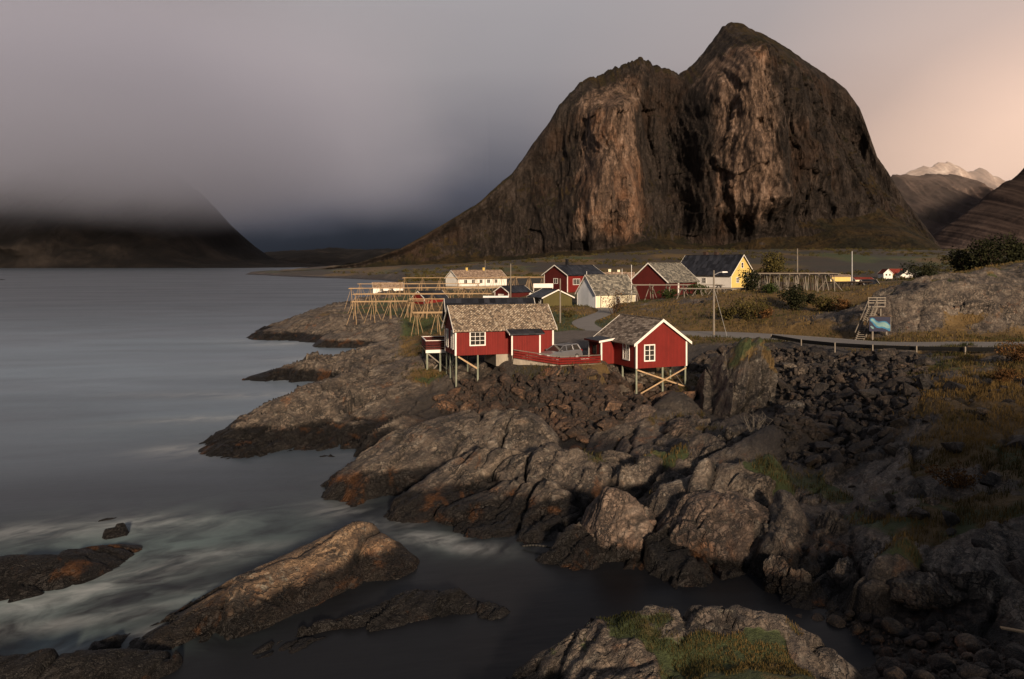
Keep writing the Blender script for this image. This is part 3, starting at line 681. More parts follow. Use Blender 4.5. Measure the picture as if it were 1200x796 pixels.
# ------------------------------------------------------------------ the mountain over the village
def build_mountain():
    sil = [(300,321),(330,318),(370,316),(420,308),(470,291),(520,263),(560,238),(600,203),(630,162),(655,124),(680,97),(705,84),(725,79),(740,70),(752,69),(765,78),
           (782,80),(794,90),(804,84),(815,73),(825,62),(838,44),(846,32),(856,27),(872,30),(900,44),(940,70),(970,90),(988,102),(1003,123),(1014,152),(1024,180),
           (1040,205),(1060,237),(1080,262),(1096,284),(1108,303),(1125,312),(1150,316)]
    sp = np.array(sil, float)
    px = np.arange(300, 1150, 0.7)
    py = np.interp(px, sp[:, 0], sp[:, 1])
    py = py + fbm(px / 16, px * 0 + 2, oct=6, gain=.6, seed=3) * (2.6 + 3.6 * sstep(650, 690, px) * sstep(812, 790, px)) * sstep(440, 640, px) * (1 - 0.6 * sstep(1000, 1100, px)) + fbm(px / 5, px * 0 + 7, oct=4, gain=.6, seed=6) * (1.0 + 2.2 * sstep(660, 690, px) * sstep(806, 792, px)) * sstep(500, 600, px)
    Yr = np.interp(px, [300, 330, 450, 620, 1000, 1150], [985, 990, 1080, 1180, 1180, 1150])
    H = HC + (HY - py) * Yr / F
    X0 = (px - 600) * Yr / F
    ns = 330; s = np.linspace(0, 1, ns)
    hr = np.clip((H - 5) / 360, 0.004, 1)
    ztal = np.interp(px, [300, 520, 600, 680, 760, 820, 900, 960, 1020, 1060, 1100, 1150], [.5, .34, .18, .12, .16, .13, .15, .26, .38, .5, .6, .7])   # talus share of the height
    rows = []
    depth = 300 * np.power(hr, 0.62)
    # front profile in (t: height share 0..1, distance in front of the ridge)
    T = s[:, None] ** 0.9
    t0 = ztal[None, :]; tc = 0.90
    tal = depth[None, :] * (1 - 0.56 * np.clip(T / t0, 0, 1))
    cl = depth[None, :] * (0.44 - 0.30 * np.clip((T - t0) / (tc - t0), 0, 1)**0.85)
    tp = depth[None, :] * 0.14 * (1 - np.clip((T - tc) / (1 - tc), 0, 1))**0.6
    Dp = np.where(T < t0, tal, np.where(T < tc, cl, tp))
    Z = -5 + (H + 5)[None, :] * T
    X = np.repeat(X0[None, :], ns, 0); PX = np.repeat(px[None, :], ns, 0); PY = HY - (Z - HC) * F / Yr[None, :]
    cliff = sstep(-0.05, 0.08, T - t0) * (1 - sstep(0.88, 1.0, T))
    big = np.clip(hr, 0, 1)[None, :]
    # buttresses and gullies: bulges of the face towards the viewer
    def bul(c, w_, a, y0, y1, soft=18, lean=0.0, sharp=2.0):
        cx = c + lean * (PY - y1)
        return a * np.exp(-np.power(np.abs(PX - cx) / w_, sharp)) * sstep(y0, y0 + soft, PY) * (1 - sstep(y1 - soft, y1 + soft, PY))
    # plan of the wall: a nose left of centre, the right half swinging away from the viewer
    swing = -150 * sstep(868, 1080, PX)**1.15 * sstep(300, 120, PY) - 70 * sstep(700, 560, PX)
    B = bul(712, 31, 62, 95, 285, 60, 0.05, 3.2) + bul(668, 14, 20, 120, 290, 30, -0.30) + bul(638, 16, 20, 180, 310, 30, -0.55) + bul(604, 13, 14, 220, 312, 20, -.7)
    B = B + bul(838, 44, 74, 22, 270, 30, 0.0, 3.4) + bul(832, 12, 14, 60, 260, 30, -0.05) + bul(862, 8, 14, 50, 250, 20, -0.02)
    B = B + bul(900, 70, 40, 40, 262, 30, 0.1, 3.0)
    B = B - bul(772, 20, 34, 70, 285, 20, -0.10) - bul(750, 8, 16, 70, 220, 20, 0.0) + bul(800, 9, 16, 150, 275, 20)
    B = B + bul(920, 10, 14, 70, 230, 20, 0.12) + bul(955, 10, 14, 95, 250, 20, 0.2) - bul(938, 6, 12, 80, 240, 20, 0.16) - bul(890, 5, 12, 60, 230, 20, 0.05) + bul(985, 9, 12, 120, 270, 20, .25)
    B = B + bul(930, 60, 40, 258, 320, 20) + bul(990, 55, 34, 268, 330, 20)
    B = B + swing
    wp = fbm(X / 60, Z / 110, oct=3, seed=9) * 22
    fl = fbm((X + wp) / 34, Z / 210, oct=6, seed=11, gain=.55, ridged=True) * 17 + fbm((X + wp) / 10, Z / 70, oct=5, seed=13, gain=.55, ridged=True) * 8.0 + fbm(X / 4.5, Z / 24, oct=3, seed=14, ridged=True) * 3.0 + fbm(X / 70, Z / 90, oct=4, seed=17) * 24
    f1, f2, hh, ox, oy = worley2((X + wp) / 46, Z / 95 + fbm(X / 40, Z / 40, oct=3, seed=8) * .9, seed=19)
    fl = fl + (hh - .5) * 13 + ((hh * 7) % 1 - .5) * ox * 22
    rough = fbm(X / 12, Z / 12, oct=5, seed=23) * 3.0
    tf = fbm(X / 40, Z / 25, oct=6, gain=.6, seed=29) * 15 * sstep(0, .12, T)
    edge = 1 - sstep(0.74, 0.985, T) * 0.97
    Dp = Dp + (B * 1.0 * big**.5 + cliff * fl * big**.5 + rough * (0.35 + .65 * cliff) * np.minimum(1, big * 3)) * edge + (1 - cliff) * tf * big * edge
    Y = Yr[None, :] - Dp
    front = np.stack([X, Y, Z], -1)
    talus = (1 - sstep(-0.10, 0.10, T - t0 + fbm(X / 50, Z / 30, oct=4, seed=37) * 0.14))
    talus = np.maximum(talus, sstep(700, 560, PX) * 0.55)
    pale = bul(712, 32, 1, 95, 290, 50, .05, 3.2) + .8 * bul(832, 24, 1, 60, 275, 40, 0, 3) + .4 * bul(662, 16, 1, 110, 290, 30, -.3) + .25 * bul(895, 60, 1, 50, 260, 40, .1) + .35 * bul(740, 40, 1, 60, 130, 20)  # sunlit parts of the face, carried as rock colour
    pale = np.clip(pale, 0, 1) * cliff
    # far side
    bk = []
    tb = np.linspace(0, 1, 22)[1:]
    for t in tb:
        zz_ = 3 + (H - 3) * (1 - t)**1.0
        yy = Yr + t * (60 + 420 * hr) + fbm(X0 / 40, np.full_like(X0, t * 6), oct=4, seed=43) * 20 * t * hr
        bk.append(np.stack([X0, yy, zz_ + fbm(X0 / 30, np.full_like(X0, t * 9), oct=4, seed=47) * 8 * hr * min(1, t * 3)], -1))
    V = np.concatenate([front, np.array(bk)], 0)
    ta = np.concatenate([talus, np.repeat(talus[-1:, :], len(bk), 0)], 0)
    ny, nx = V.shape[:2]
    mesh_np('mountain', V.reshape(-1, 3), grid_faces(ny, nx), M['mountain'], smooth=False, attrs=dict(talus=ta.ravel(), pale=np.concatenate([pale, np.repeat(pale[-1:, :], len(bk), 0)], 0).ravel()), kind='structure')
build_mountain()

def far_ridge(name, sil, Yr, depth, mat, seed, zfoot=-2, jag=3.0, rough=1.0, px_step=1.5, back=0.8):
    sp = np.array(sil, float); px = np.arange(sp[0, 0], sp[-1, 0], px_step)
    H = HC + (HY - np.interp(px, sp[:, 0], sp[:, 1]) - fbm(px / 14, px * 0, oct=5, seed=seed) * jag) * Yr / F
    X0 = (px - 600) * Yr / F
    s = np.linspace(0, 1, 150)[:, None]
    Z = zfoot + (H - zfoot)[None, :] * s**0.95; X = np.repeat(X0[None, :], 150, 0)
    sc = Yr / 1000.0
    D_ = depth * (1 - s)**0.8 + rough * sc * (fbm(X / (70 * sc), Z / (110 * sc), oct=6, seed=seed + 1, ridged=True) * 42) * (1 - s**3) * sstep(0, .15, s)
    Vf = np.stack([X, Yr - D_, Z], -1)
    bk = [np.stack([X0, np.full_like(X0, Yr + t * depth * back), zfoot + (H - zfoot) * (1 - t)], -1) for t in np.linspace(0, 1, 12)[1:]]
    V = np.concatenate([Vf, np.array(bk)], 0)
    return mesh_np(name, V.reshape(-1, 3), grid_faces(*V.shape[:2]), M[mat], kind='structure')
far_ridge('hills', [(-400,60),(-250,80),(-100,110),(60,130),(140,160),(185,192),(210,208),(232,224),(252,243),(268,266),(284,287),(304,300),(330,307),(360,310),(420,313)], 3300, 900, 'far_dark', 5, jag=4.5)
far_ridge('hills', [(230,306),(300,297),(380,291),(470,292),(560,288),(660,290),(760,304)], 6500, 900, 'far_dark', 15, jag=2)
far_ridge('hills', [(960,300),(1010,262),(1030,225),(1046,204),(1066,204),(1082,203),(1098,204),(1120,204),(1132,222),(1150,238),(1190,252),(1260,262)], 2600, 500, 'far_brown', 25, jag=5.0, rough=2.4, px_step=.8)
far_ridge('hills', [(990,260),(1050,214),(1074,198),(1082,193),(1090,197),(1100,190),(1110,188),(1122,196),(1134,203),(1142,201),(1148,197),(1158,203),(1168,205),(1178,212),(1200,222),(1260,230)], 5200, 700, 'far_pale', 35, jag=5.0, rough=1.9, px_step=.7)
far_ridge('hills', [(1050,310),(1100,276),(1130,252),(1150,236),(1170,220),(1186,208),(1200,198),(1240,176),(1300,150),(1420,130)], 1900, 500, 'far_brown', 45, jag=6.0, rough=1.2, px_step=.8)

# unseen hill added behind the camera, its crest shaped to shade the right foreground
def headland():
    xs = np.linspace(-30, 190, 140); ys = np.linspace(-130, -8, 90); X, Y = np.meshgrid(xs, ys)
    Z = -4 + np.interp(X, [-30, 14, 22, 30, 42, 52, 60, 68, 90, 190], [0, 3, 21, 28, 37, 41, 41, 38.5, 39, 40]) * (1 - sstep(130, 185, X)) * np.exp(-((Y + 52) / 26)**2) + fbm(X / 14, Y / 14, oct=5, seed=61) * 2.5
    mesh_np('hills', np.stack([X, Y, Z], -1).reshape(-1, 3), grid_faces(*X.shape), M['ground'], attrs=dict(grass=np.full(X.size, .6), dry=np.full(X.size, .5)), kind='structure')  # added shade caster, out of view
headland()

# ------------------------------------------------------------------ low cloud lying on the far shore
def cloud_box(name, x0, x1, y0, y1, z0, z1, density_fn, color=(0.9, 0.9, 0.92)):
    bm = bmesh.new(); bmesh.ops.create_cube(bm, size=1)
    for v in bm.verts: v.co = Vector((x0 if v.co.x < 0 else x1, y0 if v.co.y < 0 else y1, z0 if v.co.z < 0 else z1))
    me = bpy.data.meshes.new(name); bm.to_mesh(me); bm.free()
    o = bpy.data.objects.new(name, me); COL.objects.link(o)
    m = bpy.data.materials.new(name); m.use_nodes = True; nt = NT(m.node_tree)
    m.node_tree.nodes.remove(m.node_tree.nodes['Principled BSDF'])
    v = nt.node('ShaderNodeVolumePrincipled'); v.inputs['Color'].default_value = (*color, 1)
    pos = nt.node('ShaderNodeNewGeometry').outputs['Position']
    nt.put(v.inputs['Density'], density_fn(nt, pos))
    nt.l.new(v.outputs[0], m.node_tree.nodes['Material Output'].inputs['Volume'])
    me.materials.append(m); tag(o, kind='stuff'); return o
def dens_left(nt, pos):
    x, y, z = nt.sep(pos)[:3]
    n = nt.noise(nt.mapping(pos, (1, 1, 1.6)), 0.0016, 3, 0.5)
    zz = nt.math('ADD', z, nt.math('MULTIPLY', nt.math('SUBTRACT', n, 0.5), 260.0))
    side = nt.rng(nt.math('ADD', x, nt.math('MULTIPLY', nt.math('SUBTRACT', n, 0.5), 900.0)), -100, -1400)
    top = nt.rng(z, 1050, 420)
    return nt.math('MULTIPLY', nt.math('MULTIPLY', nt.rng(zz, 110, 440), 0.0040), nt.math('MULTIPLY', side, top))
lc = cloud_box('low_cloud', -3600, -100, 1900, 3400, 60, 1300, dens_left, (0.66, 0.71, 0.90))
tag(lc, 'grey low cloud hiding the top of the dark mountain across the fjord', 'cloud')
def dens_right(nt, pos):
    x, y, z = nt.sep(pos)[:3]
    return nt.math('MULTIPLY', nt.math('MULTIPLY', nt.rng(z, 900, 300), nt.rng(x, 900, 1300)), 0.00020)
hz = cloud_box('low_cloud', 850, 6500, 2000, 4600, -1, 950, dens_right, (0.95, 0.86, 0.82))
tag(hz, 'thin pink mist hanging before the pale far peaks at the right', 'cloud')
# ------------------------------------------------------------------ mesh builder for man-made things
class MB:
    def __init__(s): s.v = []; s.f = []
    def poly(s, pts):
        k = len(s.v); s.v += [tuple(p) for p in pts]; s.f.append(list(range(k, k + len(pts))))
    def hexa(s, p):          # 8 points: bottom 4 (ccw from above) then top 4
        k = len(s.v); s.v += [tuple(q) for q in p]
        for f in ((3,2,1,0),(4,5,6,7),(0,1,5,4),(1,2,6,5),(2,3,7,6),(3,0,4,7)): s.f.append([k + i for i in f])
    def box(s, x0, x1, y0, y1, z0, z1):
        s.hexa([(x0,y0,z0),(x1,y0,z0),(x1,y1,z0),(x0,y1,z0),(x0,y0,z1),(x1,y0,z1),(x1,y1,z1),(x0,y1,z1)])
    def bar(s, a, b, wd, ht=None, up=(0,0,1)):   # square bar between two points
        ht = ht or wd; a, b = Vector(a), Vector(b); d = (b - a).normalized(); u = Vector(up)
        if abs(d.dot(u)) > 0.98: u = Vector((1, 0, 0))
        r = d.cross(u).normalized() * wd / 2; t = r.cross(d).normalized() * ht / 2
        s.hexa([a - r - t, a + r - t, b + r - t, b - r - t, a - r + t, a + r + t, b + r + t, b - r + t])
    def tube(s, a, b, r0, r1=None, n=7):
        r1 = r0 if r1 is None else r1; a, b = Vector(a), Vector(b); d = (b - a).normalized()
        u = Vector((0,0,1)) if abs(d.z) < .9 else Vector((1,0,0)); x = d.cross(u).normalized(); y = d.cross(x)
        k = len(s.v)
        for c, r in ((a, r0), (b, r1)):
            for i in range(n):
                t = 2 * math.pi * i / n; s.v.append(tuple(c + (x * math.cos(t) + y * math.sin(t)) * r))
        for i in range(n): j = (i + 1) % n; s.f.append([k + j, k + i, k + n + i, k + n + j])
        s.f.append([k + i for i in range(n)]); s.f.append([k + n + i for i in reversed(range(n))])
    def path(s, pts, r, n=7):
        for a, b in zip(pts, pts[1:]): s.tube(a, b, r, r, n)
    def build(s, name, mat, parent=None, smooth=False, bevel=0.0):
        me = bpy.data.meshes.new(name); me.from_pydata(s.v, [], s.f); me.validate()
        bm = bmesh.new(); bm.from_mesh(me); bmesh.ops.recalc_face_normals(bm, faces=bm.faces)
        if bevel: bmesh.ops.bevel(bm, geom=list(bm.edges), offset=bevel, segments=2, affect='EDGES', clamp_overlap=True)
        uv = bm.loops.layers.uv.new('uv')
        for f in bm.faces:                     # metres across and up each face
            f.smooth = smooth; nn = f.normal
            u = Vector((0,0,1)).cross(nn)
            u = u.normalized() if u.length > 0.05 else Vector((1,0,0)); v = nn.cross(u)
            for l in f.loops: l[uv].uv = (l.vert.co.dot(u), l.vert.co.dot(v))
        bm.to_mesh(me); bm.free()
        o = bpy.data.objects.new(name, me); COL.objects.link(o)
        if mat: me.materials.append(M[mat] if isinstance(mat, str) else mat)
        if parent: o.parent = parent
        return o

def empty(name, loc, rz, label, cat, group=None):
    o = bpy.data.objects.new(name, None); COL.objects.link(o); o.empty_display_size = 0.3
    o.location = loc; o.rotation_euler = (0, 0, rz); tag(o, label, cat, group); return o
def copy_tree(o, parent=None):
    c = o.copy(); COL.objects.link(c)
    if parent: c.parent = parent
    for ch in list(o.children): copy_tree(ch, c)
    return c

def paint(name, col, rough=0.6, var=0.25, boards=0.0, noise_scale=1.5):
    """painted wood: vertical boards with weathering"""
    m, nt, b = material(name)
    uvn = nt.node('ShaderNodeUVMap'); uv = uvn.outputs[0]; u, v = nt.sep(uv)[:2]
    pos = nt.node('ShaderNodeTexCoord').outputs['Object']
    n = nt.noise(nt.mapping(uv, (6, .7, 1)), noise_scale, 6, .65); n2 = nt.noise(pos, 0.8, 5, .6)
    f = nt.math('ADD', nt.math('MULTIPLY', n, .5), nt.math('MULTIPLY', n2, .5))
    lo = tuple(c * (1 - var) for c in col); hi = tuple(min(1, c * (1 + var * .7)) for c in col)
    c = nt.mix(nt.rng(f, .3, .7), lo, hi)
    h = n
    if boards:
        fr = nt.math('FRACT', nt.math('DIVIDE', u, boards)); bd = nt.math('FLOOR', nt.math('DIVIDE', u, boards))
        wn = nt.node('ShaderNodeTexWhiteNoise', noise_dimensions='1D'); nt.put(wn.inputs['W'], bd)
        c = nt.mix(nt.rng(wn.outputs[0], 0, 1, 0, 0.35), c, tuple(x * .62 for x in col))
        gap = nt.math('MULTIPLY', nt.rng(fr, 0.0, 0.10), nt.rng(fr, 1.0, 0.90))
        c = nt.mix(nt.math('MULTIPLY', nt.math('SUBTRACT', 1, gap), .6), c, tuple(x * .25 for x in col))
        h = nt.math('ADD', nt.math('MULTIPLY', n, .2), gap)
    bset(nt, b, col=c, rough=rough, normal=nt.bump(h, .5, .02), spec=.25); M[name] = m; return m
paint('red_wood', (0.165, 0.0125, 0.009), .7, .22, .16)
paint('dark_red_wood', (0.075, 0.009, 0.0075), .75, .3, .18)
paint('white_wood', (0.74, 0.71, 0.66), .6, .12)
paint('cream_wood', (0.80, 0.73, 0.54), .65, .1, .2)
paint('shaded_white_wood', (0.66, 0.69, 0.74), .65, .1, .2)  # white boards tinted blue for a gable in shade
paint('yellow_wood', (0.68, 0.50, 0.16), .65, .12, .2)
paint('olive_wood', (0.085, 0.070, 0.022), .7, .2, .2)
paint('grey_wood', (0.20, 0.175, 0.145), .85, .35)
paint('dark_wood', (0.055, 0.038, 0.028), .85, .35)
paint('new_wood', (0.42, 0.29, 0.17), .75, .25)
paint('bleached_wood', (0.34, 0.235, 0.135), .85, .35)
paint('green_post', (0.23, 0.25, 0.19), .85, .3)
paint('concrete', (0.30, 0.26, 0.21), .9, .3)
paint('black_metal', (0.012, 0.012, 0.013), .5, .2)
paint('rail_steel', (0.014, 0.014, 0.014), .5, .3)
paint('galvanised', (0.36, 0.36, 0.36), .45, .2)
paint('brick', (0.05, 0.03, 0.024), .9, .3)
paint('plastic_white', (0.75, 0.74, 0.72), .4, .06)
paint('sign_navy', (0.012, 0.014, 0.04), .6, .2)
paint('sign_blue', (0.02, 0.14, 0.26), .6, .2)
paint('sign_teal', (0.15, 0.27, 0.27), .6, .5, noise_scale=6)

def slate(name, cols, bw=.34, bh=.26, rough=.75):
    m, nt, b = material(name)
    uv = nt.node('ShaderNodeUVMap').outputs[0]
    # diamond slates: turn the courses by 45 degrees
    bt = nt.node('ShaderNodeTexBrick'); nt.put(bt.inputs['Vector'], nt.mapping(uv, (1, 1, 1), rot=(0, 0, R(45) if bw == bh else 0)))
    bt.offset = 0.0 if bw == bh else .5
    for k, v in (('Scale', 1), ('Brick Width', bw), ('Row Height', bh), ('Mortar Size', .012), ('Bias', 0)): bt.inputs[k].default_value = v
    bt.inputs['Color1'].default_value = (0, 0, 0, 1); bt.inputs['Color2'].default_value = (1, 1, 1, 1); bt.inputs['Mortar'].default_value = (0, 0, 0, 1)
    n = nt.noise(uv, 2.2, 7, .7, .3); nf = nt.noise(uv, 9.0, 5, .75)
    f = nt.math('ADD', nt.math('MULTIPLY', bt.outputs[0], .46), nt.math('ADD', nt.math('MULTIPLY', n, .18), nt.math('MULTIPLY', nf, .46)))
    c = nt.ramp(f, [(.28, cols[0]), (.46, cols[1]), (.60, cols[2]), (.78, cols[3])])
    li = nt.rng(nt.noise(nt.mapping(uv, (1, 1, 1), loc=(4, 7, 0)), 6.0, 6, .7), .52, .66)
    c = nt.mix(nt.math('MULTIPLY', li, .6), c, cols[4])
    c = nt.mix(nt.math('MULTIPLY', bt.outputs['Fac'], .75), c, (.02, .018, .016))
    h = nt.math('ADD', nt.math('MULTIPLY', bt.outputs[0], .6), nt.math('SUBTRACT', nt.math('MULTIPLY', nf, .3), bt.outputs['Fac']))
    bset(nt, b, col=c, rough=rough, normal=nt.bump(h, .8, .03), spec=.25); M[name] = m
slate('lichen_slate', [(.05,.042,.036), (.16,.125,.095), (.27,.205,.15), (.42,.36,.28), (.33,.22,.10)], .19, .19)
slate('brown_slate', [(.055,.045,.038), (.125,.098,.08), (.21,.17,.14), (.34,.29,.245), (.27,.21,.14)], .38, .24)
slate('grey_slate', [(.04,.038,.036), (.105,.10,.09), (.18,.165,.14), (.30,.275,.225), (.22,.20,.12)], .5, .35)
slate('brown_tile', [(.10,.07,.05), (.20,.14,.10), (.28,.20,.15), (.38,.29,.22), (.26,.18,.12)], .5, .35)
slate('black_roof', [(.006,.006,.008), (.012,.013,.018), (.020,.022,.030), (.035,.037,.048), (.02,.02,.02)], .6, 1.2, .45)
slate('red_tile', [(.08,.012,.008), (.14,.02,.012), (.2,.03,.02), (.26,.05,.03), (.14,.03,.02)], .4, .35)

m, nt, b = material('glass'); pos = nt.node('ShaderNodeTexCoord').outputs['Object']
bset(nt, b, col=nt.mix(nt.noise(pos, 1.4, 3), (.010,.010,.012), (.05,.043,.036)), rough=.08, spec=.6); M['glass'] = m
m, nt, b = material('car paint'); pos = nt.node('ShaderNodeTexCoord').outputs['Object']
bset(nt, b, col=nt.mix(nt.noise(pos, 1.2, 4), (.24,.24,.255), (.34,.34,.355)), rough=.28, metal=.6); M['car_paint'] = m
m, nt, b = material('tyre'); bset(nt, b, col=nt.mix(nt.noise(nt.node('ShaderNodeTexCoord').outputs['Object'], 6), (.01,.01,.01), (.025,.023,.02)), rough=.8); M['tyre'] = m
m, nt, b = material('lens'); bset(nt, b, col=nt.mix(nt.noise(nt.node('ShaderNodeTexCoord').outputs['Object'], 9), (.5,.5,.5), (.7,.7,.68)), rough=.15); M['lens'] = m
m, nt, b = material('red lens'); bset(nt, b, col=nt.mix(nt.noise(nt.node('ShaderNodeTexCoord').outputs['Object'], 9), (.2,.01,.01), (.3,.02,.02)), rough=.2); M['red_lens'] = m

# ------------------------------------------------------------------ houses
def face_xf(face, L, Wd):
    """origin and outward frame of a wall in the house's own space: along, up, out"""
    if face == 'y0': return Vector((0, -Wd/2, 0)), Vector((1,0,0)), Vector((0,-1,0))
    if face == 'y1': return Vector((L, Wd/2, 0)), Vector((-1,0,0)), Vector((0,1,0))
    if face == 'x0': return Vector((0, Wd/2, 0)), Vector((0,-1,0)), Vector((-1,0,0))
    return Vector((L, -Wd/2, 0)), Vector((0,1,0)), Vector((1,0,0))
def slab(mb, o, a, n, s0, s1, z0, z1, d0, d1):
    up = Vector((0,0,1)); P = lambda s, z, d: o + a * s + up * z + n * d
    mb.hexa([P(s0,z0,d0), P(s1,z0,d0), P(s1,z0,d1), P(s0,z0,d1), P(s0,z1,d0), P(s1,z1,d0), P(s1,z1,d1), P(s0,z1,d1)])
def add_window(root, face, L, Wd, s, z, w_, h_, cols=2, rows=3, fr=.11, frame='white_wood', mt=.04):
    o, a, n = face_xf(face, L, Wd)
    mb = MB()
    slab(mb, o, a, n, s - w_/2 - fr*.5, s + w_/2 + fr*.5, z - fr, z, .002, .07)          # sill board
    slab(mb, o, a, n, s - w_/2 - fr*.5, s + w_/2 + fr*.5, z + h_, z + h_ + fr, .002, .06)
    slab(mb, o, a, n, s - w_/2 - fr*.5, s - w_/2 + fr*.5, z, z + h_, .002, .055)
    slab(mb, o, a, n, s + w_/2 - fr*.5, s + w_/2 + fr*.5, z, z + h_, .002, .055)
    f = mb.build('window', frame, root)
    x0, x1 = s - w_/2 + fr*.5, s + w_/2 - fr*.5
    g = MB(); slab(g, o, a, n, x0, x1, z, z + h_, .003, .012); g.build('pane', 'glass', f)
    mm = MB()
    for i in range(1, cols):
        k = x0 + (x1 - x0) * i / cols; t = mt * (1.9 if cols % 2 == 0 and i == cols // 2 else 1)
        slab(mm, o, a, n, k - t/2, k + t/2, z, z + h_, .014, .042)
    for j in range(1, rows):
        k = z + h_ * j / rows; slab(mm, o, a, n, x0, x1, k - mt/2, k + mt/2, .014, .036)
    if mm.v: mm.build('muntin', frame, f)
    return f
def add_door(root, face, L, Wd, s, z, w_, h_, mat='white_wood', frame='white_wood'):
    o, a, n = face_xf(face, L, Wd); mb = MB(); slab(mb, o, a, n, s - w_/2, s + w_/2, z, z + h_, .002, .05)
    d = mb.build('door', mat, root); fm = MB()
    slab(fm, o, a, n, s - w_/2 - .1, s - w_/2 - .005, z, z + h_ + .1, .002, .07); slab(fm, o, a, n, s + w_/2 + .005, s + w_/2 + .1, z, z + h_ + .1, .002, .07)
    slab(fm, o, a, n, s - w_/2, s + w_/2, z + h_ + .004, z + h_ + .1, .002, .07); fm.build('frame', frame, d); return d

def house(name, label, loc, rz, L, Wd, h, rise, wall='red_wood', roof='black_roof', trim='white_wood', over=.3, gover=.25, cat='house', corners=True,
          windows=(), doors=(), chimneys=(), found=0.0, x1wall=None, thick=.12, group=None, barge=.2, x0wall=None, y0wall=None):
    root = empty(name, loc, rz, label, cat, group)
    hw = Wd / 2; mb = MB()
    wm = MB()
    quads = {'y0': [(0,-hw,0),(L,-hw,0),(L,-hw,h),(0,-hw,h)], 'y1': [(L,hw,0),(0,hw,0),(0,hw,h),(L,hw,h)],
             'x0': [(0,hw,0),(0,-hw,0),(0,-hw,h),(0,0,h+rise),(0,hw,h)], 'x1': [(L,-hw,0),(L,hw,0),(L,hw,h),(L,0,h+rise),(L,-hw,h)]}
    alt = {'x0': x0wall, 'x1': x1wall, 'y0': y0wall}
    for k, q in quads.items():
        if alt.get(k): e = MB(); e.poly(q); e.build('gable_wall' if k[0] == 'x' else 'wall', alt[k], root)
        else: wm.poly(q)
    wm.poly([(0,-hw,0),(0,hw,0),(L,hw,0),(L,-hw,0)])
    wm.build('wall', wall, root)
    # roof: two thick slopes butted at the ridge
    sl_ = rise / hw; r = MB(); nlen = math.sqrt(1 + sl_ * sl_); tz = thick * nlen
    for sgn in (-1, 1):
        e = hw + over; ze = h - over * sl_ + .015; zr = h + rise + .015; x0, x1 = -gover, L + gover
        p = [(x0, sgn*e, ze), (x1, sgn*e, ze), (x1, sgn*.001, zr), (x0, sgn*.001, zr)]
        r.hexa(p + [(a, b_, c + tz) for a, b_, c in p])
    ro = r.build('roof', roof, root)
    rc = MB(); rc.bar((-gover-.01, 0, h+rise+tz+.03), (L+gover+.01, 0, h+rise+tz+.03), .2, .06); rc.build('ridge_cap', roof, ro)
    # barge boards on the gables, eave boards
    if trim:
        for x in (-gover - .045, L + gover + .003):
            bb = MB()
            for sgn in (-1, 1):
                e = hw + over + .02
                q = [(x, sgn*e, h-over*sl_-barge+tz), (x+.042, sgn*e, h-over*sl_-barge+tz), (x+.042, 0, h+rise-barge+tz+.02), (x, 0, h+rise-barge+tz+.02)]
                bb.hexa(q + [(a, b_, c + barge + .03) for a, b_, c in q])
            bb.build('barge_board', trim, root)
        if corners:
            for (x, y, sx, sy) in ((0,-hw,-1,-1),(L,-hw,1,-1),(0,hw,-1,1),(L,hw,1,1)):
                c_ = MB(); w0 = .13
                xa, xb = sorted((x + sx*.03, x - sx*w0)); ya, yb = sorted((y + sy*.03, y + sy*.002)); c_.box(xa, xb, ya, yb, .002, h - .02)
                xa, xb = sorted((x + sx*.028, x + sx*.002)); ya, yb = sorted((y + sy*.0, y - sy*w0)); c_.box(xa, xb, ya, yb, .002, h - .02)
                c_.build('corner_board', trim, root)
    if found:
        fm = MB(); fm.box(.04, L-.04, -hw+.04, hw-.04, -found, -.003); fm.build('foundation', 'concrete', root)
    for wdef in windows: add_window(root, wdef[0], L, Wd, *wdef[1:])
    for ddef in doors: add_door(root, ddef[0], L, Wd, *ddef[1:])
    for cx, cyy, cw, ch, cm in chimneys:
        zc = h + rise * (1 - abs(cyy) / hw); c_ = MB(); c_.box(cx-cw/2, cx+cw/2, cyy-cw/2, cyy+cw/2, zc - .4, h + rise + ch)
        c_.box(cx-cw/2-.05, cx+cw/2+.05, cyy-cw/2-.05, cyy+cw/2+.05, h + rise + ch + .002, h + rise + ch + .1)
        c_.build('chimney', cm, ro)
    return root
def pile(root, x, y, zt, zb, r=.075, mat='green_post', name='pile'):
    p = MB(); p.tube((x, y, zt), (x, y, zb), r, r * 1.05, 8); return p.build(name, mat, root)
def brace(root, a, b, wd=.11, mat='new_wood'):
    p = MB(); p.bar(a, b, wd * .5, wd * 1.3); return p.build('brace', mat, root)
# ------------------------------------------------------------------ the cabin on the left, half on piles
A_LOC = (-5.17, 69.8, 5.62); A_ROT = R(17); AL, AW = 9.5, 4.4
def to_world(loc, rz, x, y): return (loc[0] + math.cos(rz)*x - math.sin(rz)*y, loc[1] + math.sin(rz)*x + math.cos(rz)*y)
a_org = (*to_world(A_LOC, A_ROT, 0, AW/2), A_LOC[2])
ca = house('red_cabin', 'red board cabin with mottled diamond slate roof and black roofed porch', a_org, A_ROT, AL, AW, 2.42, 1.85, 'red_wood', 'lichen_slate', over=.32, gover=.22, cat='cabin',
           windows=[('y0', 2.1, .95, 1.42, 1.12, 3, 3), ('x0', 1.15, .6, .85, 1.5, 2, 3), ('x0', 3.3, .6, .8, 1.5, 2, 3)])
